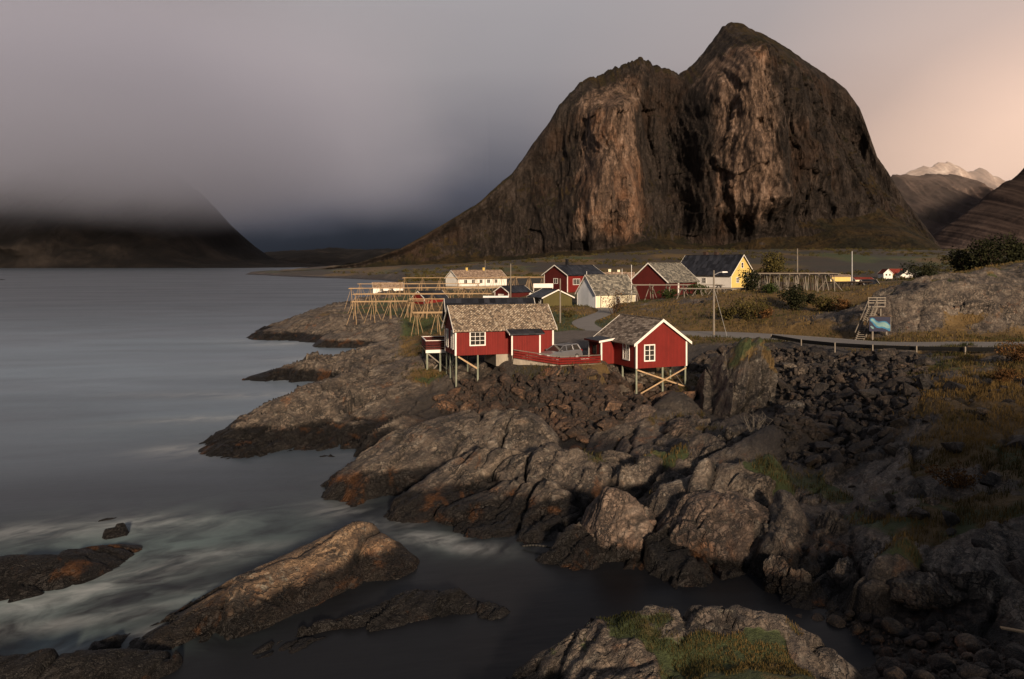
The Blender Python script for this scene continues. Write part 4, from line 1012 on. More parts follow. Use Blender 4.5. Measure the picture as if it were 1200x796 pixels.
# porch box projecting from the front
px0, px1, pd = 5.05, 7.75, 1.15
hwA = AW / 2
pm = MB(); pm.poly([(px0,-hwA-pd,0),(px1,-hwA-pd,0),(px1,-hwA-pd,1.92),(px0,-hwA-pd,1.92)]); pm.poly([(px0,-hwA,0),(px0,-hwA-pd,0),(px0,-hwA-pd,1.92),(px0,-hwA,2.25)])
pm.poly([(px1,-hwA-pd,0),(px1,-hwA,0),(px1,-hwA,2.25),(px1,-hwA-pd,1.92)]); porch = pm.build('porch', 'red_wood', ca)
pr = MB(); q = [(px0-.3,-hwA-pd-.35,1.86),(px1+.35,-hwA-pd-.35,1.86),(px1+.35,-hwA-.02,2.28),(px0-.3,-hwA-.02,2.28)]; pr.hexa(q + [(a,b_,c+.12) for a,b_,c in q]); pr.build('porch_roof', 'black_roof', porch)
for x in (px0, px1):
    c_ = MB(); c_.box(x-.07, x+.07, -hwA-pd-.035, -hwA-pd-.003, .0, 1.88); c_.build('corner_board', 'white_wood', porch)
fb = MB(); q = [(px0-.345,-hwA-pd-.36,1.86),(px0-.303,-hwA-pd-.36,1.86),(px0-.303,-hwA-.02,2.28),(px0-.345,-hwA-.02,2.28)]; fb.hexa(q + [(a,b_,c+.15) for a,b_,c in q]); fb.build('fascia', 'white_wood', porch)
fb = MB(); q = [(px1+.353,-hwA-pd-.36,1.86),(px1+.395,-hwA-pd-.36,1.86),(px1+.395,-hwA-.02,2.28),(px1+.353,-hwA-.02,2.28)]; fb.hexa(q + [(a,b_,c+.15) for a,b_,c in q]); fb.build('fascia', 'red_wood', porch)
fo = MB(); fo.box(3.9, AL-.1, -hwA+.1, hwA-.1, -1.1, -.005); fo.box(px0+.02, px1-.02, -hwA-pd+.03, -hwA+.1, -1.1, -.006); fo.build('foundation', 'concrete', ca)
for x, y in ((.12,-hwA+.1),(2.15,-hwA+.1),(.12,0.3),(.15,hwA-.1),(2.2,hwA-.2),(1.1,hwA-.1)):
    wx, wyy = to_world(a_org, A_ROT, x, y); pile(ca, x, y, -.004, gz(wx, wyy) - A_LOC[2] - .35)
brace(ca, (.3,-hwA+.1,-.1), (2.1,-hwA+.1,-1.25)); brace(ca, (.12,-hwA+.2,-1.9), (.12,hwA-.2,-.2), .09, 'grey_wood'); brace(ca, (.1,hwA-.2,-1.9), (.12,-hwA+.3,-.2), .09, 'grey_wood')

# ------------------------------------------------------------------ the cabin with the black roof behind it and its deck
C_ROT = R(10); c_w = wy(523, 80), 80
cb = house('red_cabin', 'red cabin with plain black roof tucked behind the slate roofed cabin', (c_w[0], c_w[1] + 1.0, 5.55), C_ROT, 9.0, 4.6, 2.6, 2.0, 'dark_red_wood', 'black_roof', over=.35, gover=.3, cat='cabin',
           windows=[('x0', 1.6, .8, .9, 1.2, 2, 3)], doors=[('x0', 3.3, .05, .9, 2.0)])
for x, y in ((.1,-2.1),(.1,2.1),(4,-2.1),(4,2.1),(8.8,-2.1),(8.8,2.1)):
    wx, wyy = to_world((c_w[0], c_w[1]+1), C_ROT, x, y); pile(cb, x, y, -.004, min(-.1, gz(wx, wyy) - 5.55 - .35))
dk = empty('deck', (wy(499.5, 76), 76, 5.35), R(12), 'raised timber deck with dark red railing left of the cabins', 'deck')
d_ = MB(); d_.box(0, 2.9, 0, 4.4, -.16, 0); d_.build('floor', 'bleached_wood', dk)
for x, y in ((.1,.1),(2.7,.1),(.1,4.2),(1.4,.1),(1.4,4.2)):
    wx, wyy = to_world((wy(499.5,76),76), R(12), x, y); pile(dk, x, y, -.165, gz(wx, wyy) - 5.35 - .3, .1)
rl = MB()
for z in (.12, .36, .60, .82):
    rl.box(-.03, 2.9, -.05, -.012, z, z+.16); rl.box(-.05, -.012, -.0, 4.4, z, z+.16); rl.box(-.03, 2.9, 4.412, 4.45, z, z+.16)
rl.build('railing', 'dark_red_wood', dk)
tr = MB(); tr.box(-.09, 2.9, -.1, .03, .99, 1.05); tr.box(-.09, .03, .032, 4.37, .992, 1.052); tr.box(-.09, 2.9, 4.372, 4.5, .99, 1.05); tr.build('handrail', 'white_wood', dk)
fc = MB(); fc.box(-.06, 2.9, -.09, -.06, -.2, .1); fc.build('fascia', 'white_wood', dk)
brace(dk, (.1,.3,-2.6), (2.6,2.2,-.3), .1, 'grey_wood'); brace(dk, (.2,.2,-.3), (2.7,.3,-2.4), .09, 'grey_wood')

# ------------------------------------------------------------------ the cabin on the right, on tall piles
B_LOC = (13.98, 71.65, 4.33); B_ROT = R(112.2); BL, BW = 7.3, 5.55
cbb = house('red_cabin', 'red gabled cabin on tall piles with crossed pale braces', B_LOC, B_ROT, BL, BW, 2.38, 1.95, 'red_wood', 'brown_slate', over=.36, gover=.26, cat='cabin', barge=.24,
            windows=[('x0', 1.42, .72, 1.08, 1.36, 2, 3), ('y1', BL-1.75, .72, 1.1, 1.36, 3, 3)])
hwB = BW / 2
# porch on its left wall
q0, q1, qd = 4.05, 6.5, 1.45
pm = MB(); pm.poly([(q0,hwB,0),(q0,hwB+qd,0),(q0,hwB+qd,2.12),(q0,hwB,2.12)]); pm.poly([(q0,hwB+qd,0),(q1,hwB+qd,0),(q1,hwB+qd,2.12),(q0,hwB+qd,2.12)]); pm.poly([(q1,hwB+qd,0),(q1,hwB,0),(q1,hwB,2.12),(q1,hwB+qd,2.12)])
pm.poly([(q0,hwB,0),(q1,hwB,0),(q1,hwB+qd,0),(q0,hwB+qd,0)])
porch = pm.build('porch', 'red_wood', cbb)
pr = MB(); q = [(q0-.3,hwB+.02,2.36),(q1+.3,hwB+.02,2.36),(q1+.3,hwB+qd+.35,2.13),(q0-.3,hwB+qd+.35,2.13)]; pr.hexa(q + [(a,b_,c+.12) for a,b_,c in q]); pr.build('porch_roof', 'black_roof', porch)
fb = MB(); q = [(q0-.345,hwB+.03,2.32),(q0-.303,hwB+.03,2.32),(q0-.303,hwB+qd+.36,2.09),(q0-.345,hwB+qd+.36,2.09)]; fb.hexa(q + [(a,b_,c+.19) for a,b_,c in q]); fb.build('fascia', 'white_wood', porch)
fb = MB(); fb.box(q0-.3, q1+.3, hwB+qd+.353, hwB+qd+.39, 2.1, 2.27); fb.build('fascia', 'dark_red_wood', porch)
for x in (q0, q1):
    c_ = MB(); c_.box(x-.07, x+.07, hwB+qd+.003, hwB+qd+.035, 0, 2.1)
    if x == q0: c_.box(x-.035, x-.003, hwB+qd-.13, hwB+qd+.0, 0, 2.1)
    c_.build('corner_board', 'white_wood', porch)
dd = MB(); dd.box(4.9, 5.6, hwB+qd+.002, hwB+qd+.04, .9, 1.75); dd.build('window', 'glass', porch)
for x, y in ((.12,hwB-.1),(.12,-hwB+.1),(.12,-.15),(2.6,hwB-.1),(2.6,-hwB+.1),(5.2,-hwB+.1),(4.15,hwB+qd-.12),(6.9,-hwB+.2)):
    wx, wyy = to_world(B_LOC, B_ROT, x, y); pile(cbb, x, y, -.004, min(-.2, gz(wx, wyy) - B_LOC[2] - .4), .09)
fo = MB(); fo.box(4.3, BL-.1, -hwB+.8, hwB-.1, -1.5, -.006); fo.build('foundation', 'concrete', cbb)
brace(cbb, (.02,hwB-.1,-.12), (.02,-hwB+.1,-1.98), .095); brace(cbb, (-.06,hwB-.1,-2.45), (-.06,-hwB+.1,-.15), .095)
brace(cbb, (.2,hwB-.1,-1.3), (2.5,hwB-.1,-2.1), .09, 'grey_wood'); brace(cbb, (.1,-hwB+.2,-2.0), (2.0,-hwB+.1,-.9), .08, 'grey_wood')

# ------------------------------------------------------------------ red board fence on its kerb
fen = empty('fence', (0, 0, 0), 0, 'low red board fence on a pale concrete kerb between the two slate roofed cabins', 'fence')
fp = [(*to_world(a_org, A_ROT, px0+.1, -hwA-pd-.2), 5.35), (4.25, 68.9, 4.86), (8.35, 72.3, 4.6)]
fp[0] = (fp[0][0], fp[0][1], 5.35)
kb = MB(); rb = MB(); cp = MB()
for (x0,y0,z0),(x1,y1,z1) in zip(fp, fp[1:]):
    kb.bar((x0,y0,z0-.25),(x1,y1,z1-.25), .3, .5)
    for dz_ in (.16,.38,.60): rb.bar((x0,y0,z0+dz_),(x1,y1,z1+dz_), .04, .17)
    cp.bar((x0,y0,z0+.80),(x1,y1,z1+.80), .15, .05)
    n_p = max(2, int(math.hypot(x1-x0, y1-y0) / 1.3))
    for i in range(n_p + 1):
        t = i / n_p; p_ = MB(); xx, yy, zq = x0+(x1-x0)*t, y0+(y1-y0)*t + .07, z0+(z1-z0)*t; p_.bar((xx,yy,zq-.02),(xx,yy,zq+.77), .08, .08); p_.build('post', 'dark_red_wood', fen)
kb.build('kerb', 'concrete', fen); rb.build('board', 'red_wood', fen); cp.build('capping', 'grey_wood', fen)

# ------------------------------------------------------------------ grey estate car in the yard
def car(loc, rz):
    root = empty('parked_car', loc, rz, 'silver grey estate car parked by the red fence', 'car')
    # side outline (x forward, z up) and half widths
    prof = [(-2.25,.42,.78),(-2.3,.75,.82),(-2.22,1.0,.82),(-2.05,1.06,.80),(-1.95,1.38,.66),(-1.7,1.5,.60),(-.3,1.53,.60),(.25,1.47,.60),(1.0,1.05,.76),(1.3,1.0,.80),(2.1,.86,.76),(2.3,.68,.70),(2.32,.42,.70)]
    # body: lower hull with rounded shoulders
    body = MB()
    low = [(-2.3,.32,.78),(-2.33,.6,.84),(-2.25,.95,.82),(-1.2,1.0,.87),(0,1.0,.88),(.95,1.0,.87),(1.6,.95,.84),(2.1,.85,.78),(2.3,.66,.70),(2.33,.32,.68)]
    top = [(x, z, w_) for x, z, w_ in low]
    n = len(low); k = 0
    V = []
    for x, z, w_ in low[1:-1]:
        V.append([(x, -w_*.96, .30), (x, -w_, .55), (x, -w_*.97, z*.92), (x, -w_*.86, z), (x, 0, z+.03), (x, w_*.86, z), (x, w_*.97, z*.92), (x, w_, .55), (x, w_*.96, .30)])
    for r0, r1 in zip(V, V[1:]):
        for a, b_, c, d in zip(r0, r0[1:], r1[1:], r1): body.poly([a, d, c, b_])
    body.poly(V[0]); body.poly(list(reversed(V[-1])))
    bo = body.build('body', 'car_paint', root, smooth=True)
    # cabin: glass house and roof
    gl = MB(); base = [(-2.1,.99),( -.95,1.0),(.15,1.0),(1.12,1.0)]; roof_ = [(-1.85,1.44),(-.95,1.5),(.15,1.47),(.22,1.46)]
    Lr = [[(x, -.76, z), (x2, -.58, z2), (x2, .58, z2), (x, .76, z)] for (x, z), (x2, z2) in zip(base, roof_)]
    for r0, r1 in zip(Lr, Lr[1:]):
        for i in range(3): gl.poly([r0[i], r1[i], r1[i+1], r0[i+1]])
    gl.poly(Lr[0]); gl.poly(list(reversed(Lr[-1]))); gl.build('window_glass', 'glass', root)
    rf = MB(); rf.hexa([(-1.95,-.61,1.44),(.28,-.61,1.455),(.28,.61,1.455),(-1.95,.61,1.44),(-1.8,-.55,1.53),(.1,-.55,1.54),(.1,.55,1.54),(-1.8,.55,1.53)]); rf.build('roof', 'car_paint', root, bevel=.02)
    for sgn in (-1, 1):
        for p0, p1, wp in (((1.1,sgn*.765,1.0),(.25,sgn*.595,1.46),.06),((-.05,sgn*.775,1.0),(-.1,sgn*.595,1.46),.07),((-1.1,sgn*.775,1.0),(-1.05,sgn*.595,1.46),.07),((-2.08,sgn*.765,1.0),(-1.85,sgn*.595,1.44),.1)):
            pl = MB(); pl.bar(p0, p1, wp); pl.build('pillar', 'car_paint', root)
        mr = MB(); mr.box(.75,.92, sgn*.93-.09, sgn*.93+.09, 1.0, 1.13); mr.build('wing_mirror', 'car_paint', root, bevel=.02)
        rr = MB(); rr.bar((-1.7,sgn*.5,1.58),(0,sgn*.5,1.58), .035); rr.build('roof_rail', 'black_metal', root)
        hl = MB(); hl.hexa([(2.1,sgn*.5-.17,.62),(2.33,sgn*.5-.15,.62),(2.33,sgn*.5+.13,.62),(2.1,sgn*.5+.17,.62),(2.05,sgn*.5-.17,.79),(2.24,sgn*.5-.15,.77),(2.24,sgn*.5+.13,.77),(2.05,sgn*.5+.17,.79)]); hl.build('headlight', 'lens', root, bevel=.015)
        tl = MB(); tl.box(-2.36,-2.2, sgn*.68-.1, sgn*.68+.1, .75,.98); tl.build('tail_light', 'red_lens', root, bevel=.015)
        for x in (-1.4, 1.42):
            wv = MB(); wv.tube((x, sgn*.70, .32), (x, sgn*.90, .32), .32, .32, 18); wo = wv.build('wheel', 'tyre', root, bevel=.02)
            rm = MB(); rm.tube((x, sgn*.895, .32), (x, sgn*.915, .32), .2, .19, 14); rm.build('rim', 'galvanised', wo)
    gr = MB(); gr.box(2.30,2.345,-.36,.36,.5,.64); gr.build('grille', 'black_metal', root)
    bp = MB(); bp.box(2.2,2.4,-.74,.74,.32,.48); bp.build('bumper', 'car_paint', root, bevel=.03)
    return root
car((4.5, 71.9, 4.90), R(226))
# low pallet of pale boards beside the car
pb = MB()
for i in range(6): pb.bar((5.3+i*.14, 73.2+i*.06, 5.05), (6.6+i*.14, 72.7+i*.06, 5.03), .11, .05)
for i in range(3): pb.bar((5.4+i*.55, 73.05-i*.2, 4.97), (6.2+i*.55, 73.4-i*.2, 4.97), .1, .09)
tag(pb.build('pallet', 'white_wood'), 'pale timber pallet lying on the yard behind the fence corner', 'pallet')

# ------------------------------------------------------------------ village
def Zy(py, Y): return wz(py, Y)
def at(px, Y, z): return (wy(px, Y), Y, z)
# white house: gable to the left, long wall towards us
def by_corner(px, Y, z, rz, Wd, side=-1):
    # the house stands with the near corner of its first gable here
    cx, cyy = wy(px, Y), Y; oy = -side * Wd / 2
    return (cx - math.sin(rz) * oy, cyy + math.cos(rz) * oy, z)
Yh = 148
house('white_house', 'white house with grey slate roof, gable tinted as shaded, long wall as sunlit', by_corner(698, Yh, 5.2, R(30), 6.2), R(30), 9.8, 6.2, 3.0, 3.4, 'cream_wood', 'grey_slate', x0wall='shaded_white_wood', over=.35, gover=.3,
      windows=[('y0', 5.4, 1.0, .9, 1.3, 2, 3)], found=.6)  # shade painted blue on the gable, sunlight painted cream on the long wall
house('red_barn', 'big dark red barn with grey slate roof behind the drying rack', by_corner(782, 152, 6.4, R(50), 8.2), R(50), 13.0, 8.2, 4.1, 3.5, 'dark_red_wood', 'grey_slate', over=.45, gover=.4, cat='barn', corners=False,
      doors=[('y0', 4.6, .05, .3, 3.6)], found=.8)
house('yellow_house', 'yellow gabled house with steep black roof and two chimneys', (wy(806, 200), 201, 8.2), R(-52), 17.0, 9.0, 3.2, 4.6, 'white_wood', 'black_roof', x1wall='yellow_wood', over=.45, gover=.5,
      windows=[('x1', 4.5, 4.8, .8, 1.2, 1, 2), ('x1', 2.6, 1.2, 1.0, 1.2, 2, 2), ('x1', 6.4, 1.2, 1.0, 1.2, 2, 2), ('y0', 9, 1.0, 1.2, 1.2, 2, 2)], chimneys=[(5.6, .6, .9, .9, 'brick'), (8.9, .6, .9, .8, 'brick')], found=1.0)
house('red_house', 'two storey red house with black roof and white balcony', by_corner(665, 200, 6.2, R(42), 8.6), R(42), 14.0, 8.6, 4.9, 2.4, 'dark_red_wood', 'black_roof', y0wall='red_wood', over=.5, gover=.5,
      windows=[('y0', 3.4, 2.3, 2.6, 1.4, 4, 1), ('y0', 9.6, 2.3, 2.2, 1.4, 3, 1), ('y0', 6.6, .3, 1.6, 1.0, 2, 1), ('x0', 4.3, 2.6, 1.5, 1.2, 2, 1)], chimneys=[(4.6, .3, .6, 1.6, 'black_metal')], found=1.0)
bl = empty('balcony', (wy(625, 200), 200, 6.4), R(4), 'long white boarded balcony in front of the red house gable', 'balcony')
b_ = MB(); b_.box(0, 5.2, 0, .08, 1.3, 2.4); b_.build('parapet', 'white_wood', bl); b_ = MB(); b_.box(0, 5.2, .082, 1.6, 1.2, 1.32); b_.build('floor', 'grey_wood', bl)
for x in (.1, 2.6, 5.1): pile(bl, x, .2, 1.2, -1.5, .08, 'white_wood', 'post')
house('white_annex', 'low white annex between the red house and the white house', (wy(690, 190), 190, 5.6), R(6), 4.2, 4, 3.4, .5, 'cream_wood', 'black_roof', over=.2, gover=.2, cat='annex', windows=[('y0', 2, 1.4, 1.2, 1.0, 2, 1)], found=.5)
house('brown_roofed_house', 'house with brown roof and two pale chimneys behind the white house', (wy(708, 232), 236, 6.0), R(4), 9.5, 7, 2.6, 2.6, 'cream_wood', 'brown_tile', over=.4, gover=.4, chimneys=[(2.2, .4, .8, 1.0, 'cream_wood'), (5.0, .4, .8, .8, 'cream_wood')], found=1)
house('olive_shed', 'olive shed with white edged gable and black roof', by_corner(636.5, 146, 5.15, R(110), 6.0, 1), R(110), 7.2, 6.0, 2.4, 1.35, 'dark_wood', 'black_roof', x0wall='olive_wood', over=.4, gover=.35, cat='shed',
      windows=[('y1', 5.6, .7, .8, 1.2, 1, 2), ('y1', 2.6, .7, .8, 1.2, 1, 2)], corners=False, found=.5)
house('red_garage', 'small dark red garage with a white door in its gable', by_corner(596, 174, 5.2, R(48), 4.3), R(48), 7.6, 4.3, 2.3, 1.25, 'dark_red_wood', 'black_roof', over=.3, gover=.25, cat='garage',
      doors=[('x0', 1.95, .05, 1.5, 1.7), ('y0', 7.6, .05, .8, 1.7)], found=.4)
house('white_longhouse', 'long white house with brown tile roof beyond the drying racks', by_corner(537, 258, 6.4, R(38), 7.6), R(38), 20.5, 7.6, 2.6, 2.6, 'white_wood', 'brown_tile', over=.4, gover=.4,
      windows=[('y0', 3+3.2*i, .9, 1.3, 1.2, 2, 1) for i in range(5)], chimneys=[(6.0, .0, .6, .9, 'yellow_wood'), (13.2, .0, .6, .9, 'yellow_wood')], found=1.5)
house('red_boathouse', 'red boathouse with black roof standing among the drying racks', by_corner(480, 168, 4.3, R(-50), 4.6, -1), R(-50+90), 6.0, 4.6, 2.2, 1.3, 'red_wood', 'black_roof', over=.3, gover=.2, cat='boathouse', corners=True, found=.6)
house('white_boathouse', 'small white boathouse by the water left of the red boathouse', (wy(436, 270), 271, 3.6), R(16), 10.5, 4.2, 2.0, 1.6, 'white_wood', 'brown_tile', over=.2, gover=.2, cat='boathouse', windows=[('y0', 3, .7, 1.1, .9, 2, 1), ('y0', 6.5, .7, 1.1, .9, 2, 1)], found=.8)
# white upturned boat
ub = MB(); Lb = 4.7
rows = []
for i in range(11):
    t = i / 10; wv = .62 * math.sin(math.pi * (.10 + .80 * t))**.6; x = Lb * t
    rows.append([(x, -wv, 0), (x, -wv*.95, .28), (x, -wv*.5, .52), (x, 0, .60), (x, wv*.5, .52), (x, wv*.95, .28), (x, wv, 0)])
for r0, r1 in zip(rows, rows[1:]):
    for i in range(6): ub.poly([r0[i], r1[i], r1[i+1], r0[i+1]])
ub.poly(rows[0]); ub.poly(rows[-1][::-1])
for r0, r1 in zip(rows, rows[1:]): ub.poly([r0[0], r0[6], r1[6], r1[0]])
o = ub.build('boat', 'plastic_white', smooth=True); o.location = (wy(566, 143), 143, Zy(350.5, 143)); o.rotation_euler = (0, 0, R(4)); tag(o, 'white upturned boat lying on the grass behind the black roofed cabin', 'boat')
bl_z = o.location.z
stn = empty('trestle', (wy(566, 143), 143, 0), R(4), 'low timber trestle carrying the white upturned boat', 'trestle')
for x in (1.0, 3.6): s_ = MB(); s_.bar((x,-.7,bl_z-.06),(x,.7,bl_z-.06), .1, .1); s_.build('beam', 'grey_wood', stn); _ = [pile(stn, x, y, bl_z-.115, gz(wy(566,143)+x, 143+y) - .2, .06, 'grey_wood', 'leg') for y in (-.6, .6)]

# far houses by the foot of the mountain
house('white_house', 'tiny white gabled house with red roofed yellow wing far at the mountain foot', (wy(1043, 400), 401, 5.4), R(3), 7.0, 6.0, 3.3, 2.4, 'yellow_wood', 'red_tile', over=.3, gover=.3, found=2.0, windows=[('y0', 2, 1.2, 1.4, 1.2, 2, 1), ('y0', 5, 1.2, 1.4, 1.2, 2, 1)])
house('white_house', 'tiny white house whose gable faces us, left of the red roofed wing', (wy(1038.5, 395), 393, 5.4), R(92), 5.5, 4.6, 3.6, 2.0, 'white_wood', 'red_tile', over=.3, gover=.3, found=2.0, windows=[('x0', 1.4, 2.4, .9, .9, 1, 1), ('x0', 3.2, 2.4, .9, .9, 1, 1)])
house('white_house', 'tiny white double gabled house right of the red roofed wing, far off', (wy(1060.5, 390), 388, 5.0), R(84), 7.0, 5.8, 3.0, 2.3, 'white_wood', 'grey_slate', over=.3, gover=.3, found=2.0, windows=[('x0', 1.6, 1.0, 1.0, 1.2, 1, 1), ('x0', 4.0, 1.0, 1.0, 1.2, 1, 1), ('x0', 2.9, 3.2, .9, .9, 1, 1)])
house('low_building', 'low cream building with red roof end beyond the tall grey pole', (wy(1001, 300), 301, 6.2), R(2), 7.0, 4, 1.6, .7, 'cream_wood', 'red_tile', over=.3, gover=.3, cat='building', found=2.0)
house('low_building', 'long low building with pale yellow front beyond the drying racks', (wy(972, 290), 291, 7.3), R(0), 7.6, 4, 1.8, .6, 'yellow_wood', 'brown_tile', over=.3, gover=.3, cat='building', found=2.5)
house('dark_shed', 'small black roofed hut with red front beside the gravel rise', (wy(1012, 170), 171, 8.2), R(4), 3.2, 2.6, 1.2, .9, 'dark_red_wood', 'black_roof', over=.25, gover=.2, cat='hut', found=1.5, windows=[('y0', .9, .5, .5, .5, 1, 1), ('y0', 2.3, .5, .5, .5, 1, 1)])
rng = np.random.default_rng(7); random.seed(7)
# ------------------------------------------------------------------ solid rocks: cut, jointed lumps of bedrock
_ico = {}
def ico(n):
    if n not in _ico:
        bm = bmesh.new(); bmesh.ops.create_icosphere(bm, subdivisions=n, radius=1)
        _ico[n] = (np.array([v.co[:] for v in bm.verts]), np.array([[v.index for v in f.verts] for f in bm.faces])); bm.free()
    V, Fc = _ico[n]; return V.copy(), Fc
def rock_shape(seed, size, sub=6, cuts=12, cut=(.55, .9), hard=.9, joint=.42, joint_amp=.075, fine=.05, strike=0.5, fol=.04, rib=None):
    V, Fc = ico(sub); r_ = np.random.default_rng(seed)
    for k in range(cuts):
        n = r_.normal(size=3); n /= np.linalg.norm(n); d = r_.uniform(*cut)
        e = np.maximum(0, V @ n - d); V = V - n[None, :] * (e * hard)[:, None]
    P = V * np.array(size)[None, :]
    N = P / np.maximum(1e-6, np.linalg.norm(P, axis=1))[:, None]
    if joint:
        m_ = max(size); ca, sa = math.cos(strike), math.sin(strike)
        u = (P[:, 0] * ca + P[:, 1] * sa) / (joint * m_ * 1.9); v = (-P[:, 0] * sa + P[:, 1] * ca) / (joint * m_ * .75); z = P[:, 2] / (joint * m_ * 1.2)
        wq = fbm(u, v, z, oct=3, seed=seed) * .5
        f1, f2, h = worley3(u + wq, v + wq, z - wq, seed=seed + 3)
        d = (h - .5) * joint_amp * m_ * 1.3 - joint_amp * m_ * .8 * np.exp(-((f2 - f1) / .07)**2) * np.clip(.5 + wq * 2, 0, 1)
        P = P + N * d[:, None]
        rock_shape.crack = np.exp(-((f2 - f1) / .07)**2) * np.clip(.5 + wq * 2, 0, 1)
        P = P + N * (fbm(u * 1.2, v * 6, z * 1.2, oct=3, seed=seed + 9, ridged=True) * fol * m_)[:, None]
    if rib:
        q = P[:, 0] / rib[0] + fbm(P[:, 0] / 3, P[:, 1] / 3, P[:, 2] / 5, oct=3, seed=seed + 30) * .9
        fr = q - np.floor(q); P = P + N * ((np.power(fr, 1.6) - .5) * rib[1] * (.5 + _hash(np.floor(q).astype(np.int64), np.floor(q).astype(np.int64) * 0, np.floor(q).astype(np.int64) * 0, seed)))[:, None]
    P = P + N * (fbm(P[:, 0] / (max(size) * .3), P[:, 1] / (max(size) * .3), P[:, 2] / (max(size) * .3), oct=5, seed=seed + 21) * fine * max(size))[:, None]
    return P, Fc
def outcrop(px, py, z, size, seed, label, mat='rock', rz=0.0, tilt=(0, 0), sub=6, cat='rock', name='outcrop', grass=0.0, Yo=None, **kw):
    """px, py, z: where the middle of its top is seen"""
    P, Fc = rock_shape(seed, size, sub, **kw)
    E = Euler((tilt[0], tilt[1], rz)).to_matrix(); P = P @ np.array(E).T
    x, y = w(px, py, z); top = P[:, 2].max()
    if Yo: x, y, z = wy(px, Yo), Yo, wz(py, Yo)
    att = dict(crack=rock_shape.crack) if kw.get('joint', 1) else {}
    if grass:
        zt = P[:, 2] / top
        att.update(grass=np.clip(sstep(.35, .8, zt) * grass * (0.7 + .6 * fbm(P[:, 0] / 1.2, P[:, 1] / 1.2, oct=3, seed=seed)), 0, 1), dry=np.full(len(P), .62))
    o = mesh_np(name, P, Fc, M[mat], attrs=att, smooth=False); o.location = (x, y + size[1] * .25, z - top)
    return tag(o, label, cat)
outcrop(722, 574, 2.95, (1.75, 2.3, 2.9), 11, 'tall rounded rock dome standing at the dark inlet, left of the wider dome', 'rock_pink', .3, cut=(.80, .97), hard=.75, joint=.62, joint_amp=.045)
outcrop(750, 592, 2.0, (1.0, 1.2, 2.0), 12, 'narrow cracked rock shoulder leaning on the tall rounded dome', 'rock_pink', .1, joint=.5, joint_amp=.07)
outcrop(852, 580, 2.8, (3.7, 2.9, 3.0), 13, 'wide rounded rock dome with dark vertical cracks at the dark inlet', 'rock_pink', .2, cut=(.80, .97), hard=.75, joint=.5, joint_amp=.045)
outcrop(905, 606, 2.1, (1.6, 1.8, 2.2), 14, 'grey rock shoulder closing the right side of the wide rounded dome', 'rock', .4)
outcrop(860, 397, 7.0, (2.9, 5.2, 6.9), 15, 'tall ribbed rock slab with grass on its crown beside the piled cabin', 'rock_grey', 0.0, tilt=(-.34, .36), Yo=66, grass=.9, rib=(.8, .7), sub=7, cut=(.62, .92), hard=.95, joint=.5, joint_amp=.03, fol=.02, strike=1.57)
outcrop(762, 478, 2.75, (2.1, 4.6, 2.2), 16, 'pale rounded rock slab sloping down from beneath the piled cabin', 'rock_pink', -.5, tilt=(.18, -.1), cut=(.6, .9), joint=.6, joint_amp=.04)
outcrop(806, 493, 2.6, (1.7, 2.6, 1.7), 17, 'rounded grey rock beside the foot of the tall ribbed slab', 'rock_pink', -.4)
outcrop(722, 534, 1.9, (1.5, 2.4, 1.6), 18, 'low brown rock hump between the pale slab and the boulder bank', 'rock', -.6)
outcrop(868, 500, 3.0, (2.6, 1.7, 1.5), 19, 'long grey rock with a grassy ledge below the tall ribbed slab', 'rock_grey', .3, grass=.5)
outcrop(930, 470, 3.4, (1.5, 1.5, 1.2), 20, 'grey rock block behind the bare shrub at the edge of the dark rubble', 'rock_grey', .8)
outcrop(880, 556, 2.8, (2.6, 1.6, 1.6), 21, 'brown ribbed rock lying above the wide rounded dome', 'rock', .25, fol=.05)
outcrop(790, 556, 2.0, (1.4, 1.2, 1.3), 22, 'squat brown rock in the gap behind the two domes', 'rock', .6)
outcrop(835, 522, 2.6, (1.2, 1.0, 1.1), 23, 'small round grey rock on the mossy shelf above the domes', 'rock_grey', .1)
outcrop(977, 600, 2.2, (.75, .9, 2.2), 24, 'upright weathered rock pillar right of the inlet', 'rock_grey', .1, tilt=(0, .1))
outcrop(996, 655, 1.5, (.9, 1.0, 1.7), 25, 'stout cracked rock at the head of the inlet below the upright pillar', 'rock', .5)
outcrop(1046, 648, 1.85, (.6, .8, 1.6), 26, 'leaning slab of rock among dark grass right of the inlet head', 'rock_grey', .2, tilt=(.1, .25))
outcrop(935, 668, 1.1, (.8, .8, 1.2), 27, 'dark jointed rock at the inner corner of the inlet', 'rock', .9)
outcrop(912, 655, 1.3, (.7, .7, 1.4), 41, 'narrow upright rock wedged in the inner corner of the inlet', 'rock', .2)
outcrop(1150, 652, 2.55, (2.0, 2.0, 2.3), 28, 'huge grey lichen speckled boulder at the right edge above the beach', 'rock_grey', .4, cut=(.6, .9), joint=.55, joint_amp=.04)
outcrop(1090, 676, 1.9, (1.1, 1.5, 1.2), 29, 'mossy rock wedge against the left side of the huge speckled boulder', 'rock_grey', .9, tilt=(0, -.3), grass=.5)
outcrop(1104, 584, 2.7, (1.15, .9, .7), 30, 'pale veined boulder in the dark grass of the right bank', 'rock_warm', .2)
outcrop(1190, 612, 2.8, (1.2, 1.1, 1.1), 31, 'grey boulder cut by the right edge above the huge speckled boulder', 'rock_grey', .2)
outcrop(1142, 418, 5.95, (1.25, .8, .6), 32, 'tilted dark slab of rock in the grass below the guard rail', 'boulder_dark', .4, tilt=(0, -.25), sub=5)
outcrop(1175, 506, 4.4, (1.2, 1.1, .9), 33, 'square dark boulder on the right bank near the edge', 'boulder_dark', .7, sub=5)
outcrop(1082, 488, 4.1, (1.6, .9, .6), 34, 'long dark slab lying slantwise in the bank grass', 'boulder_dark', .5, tilt=(0, -.3), sub=5)
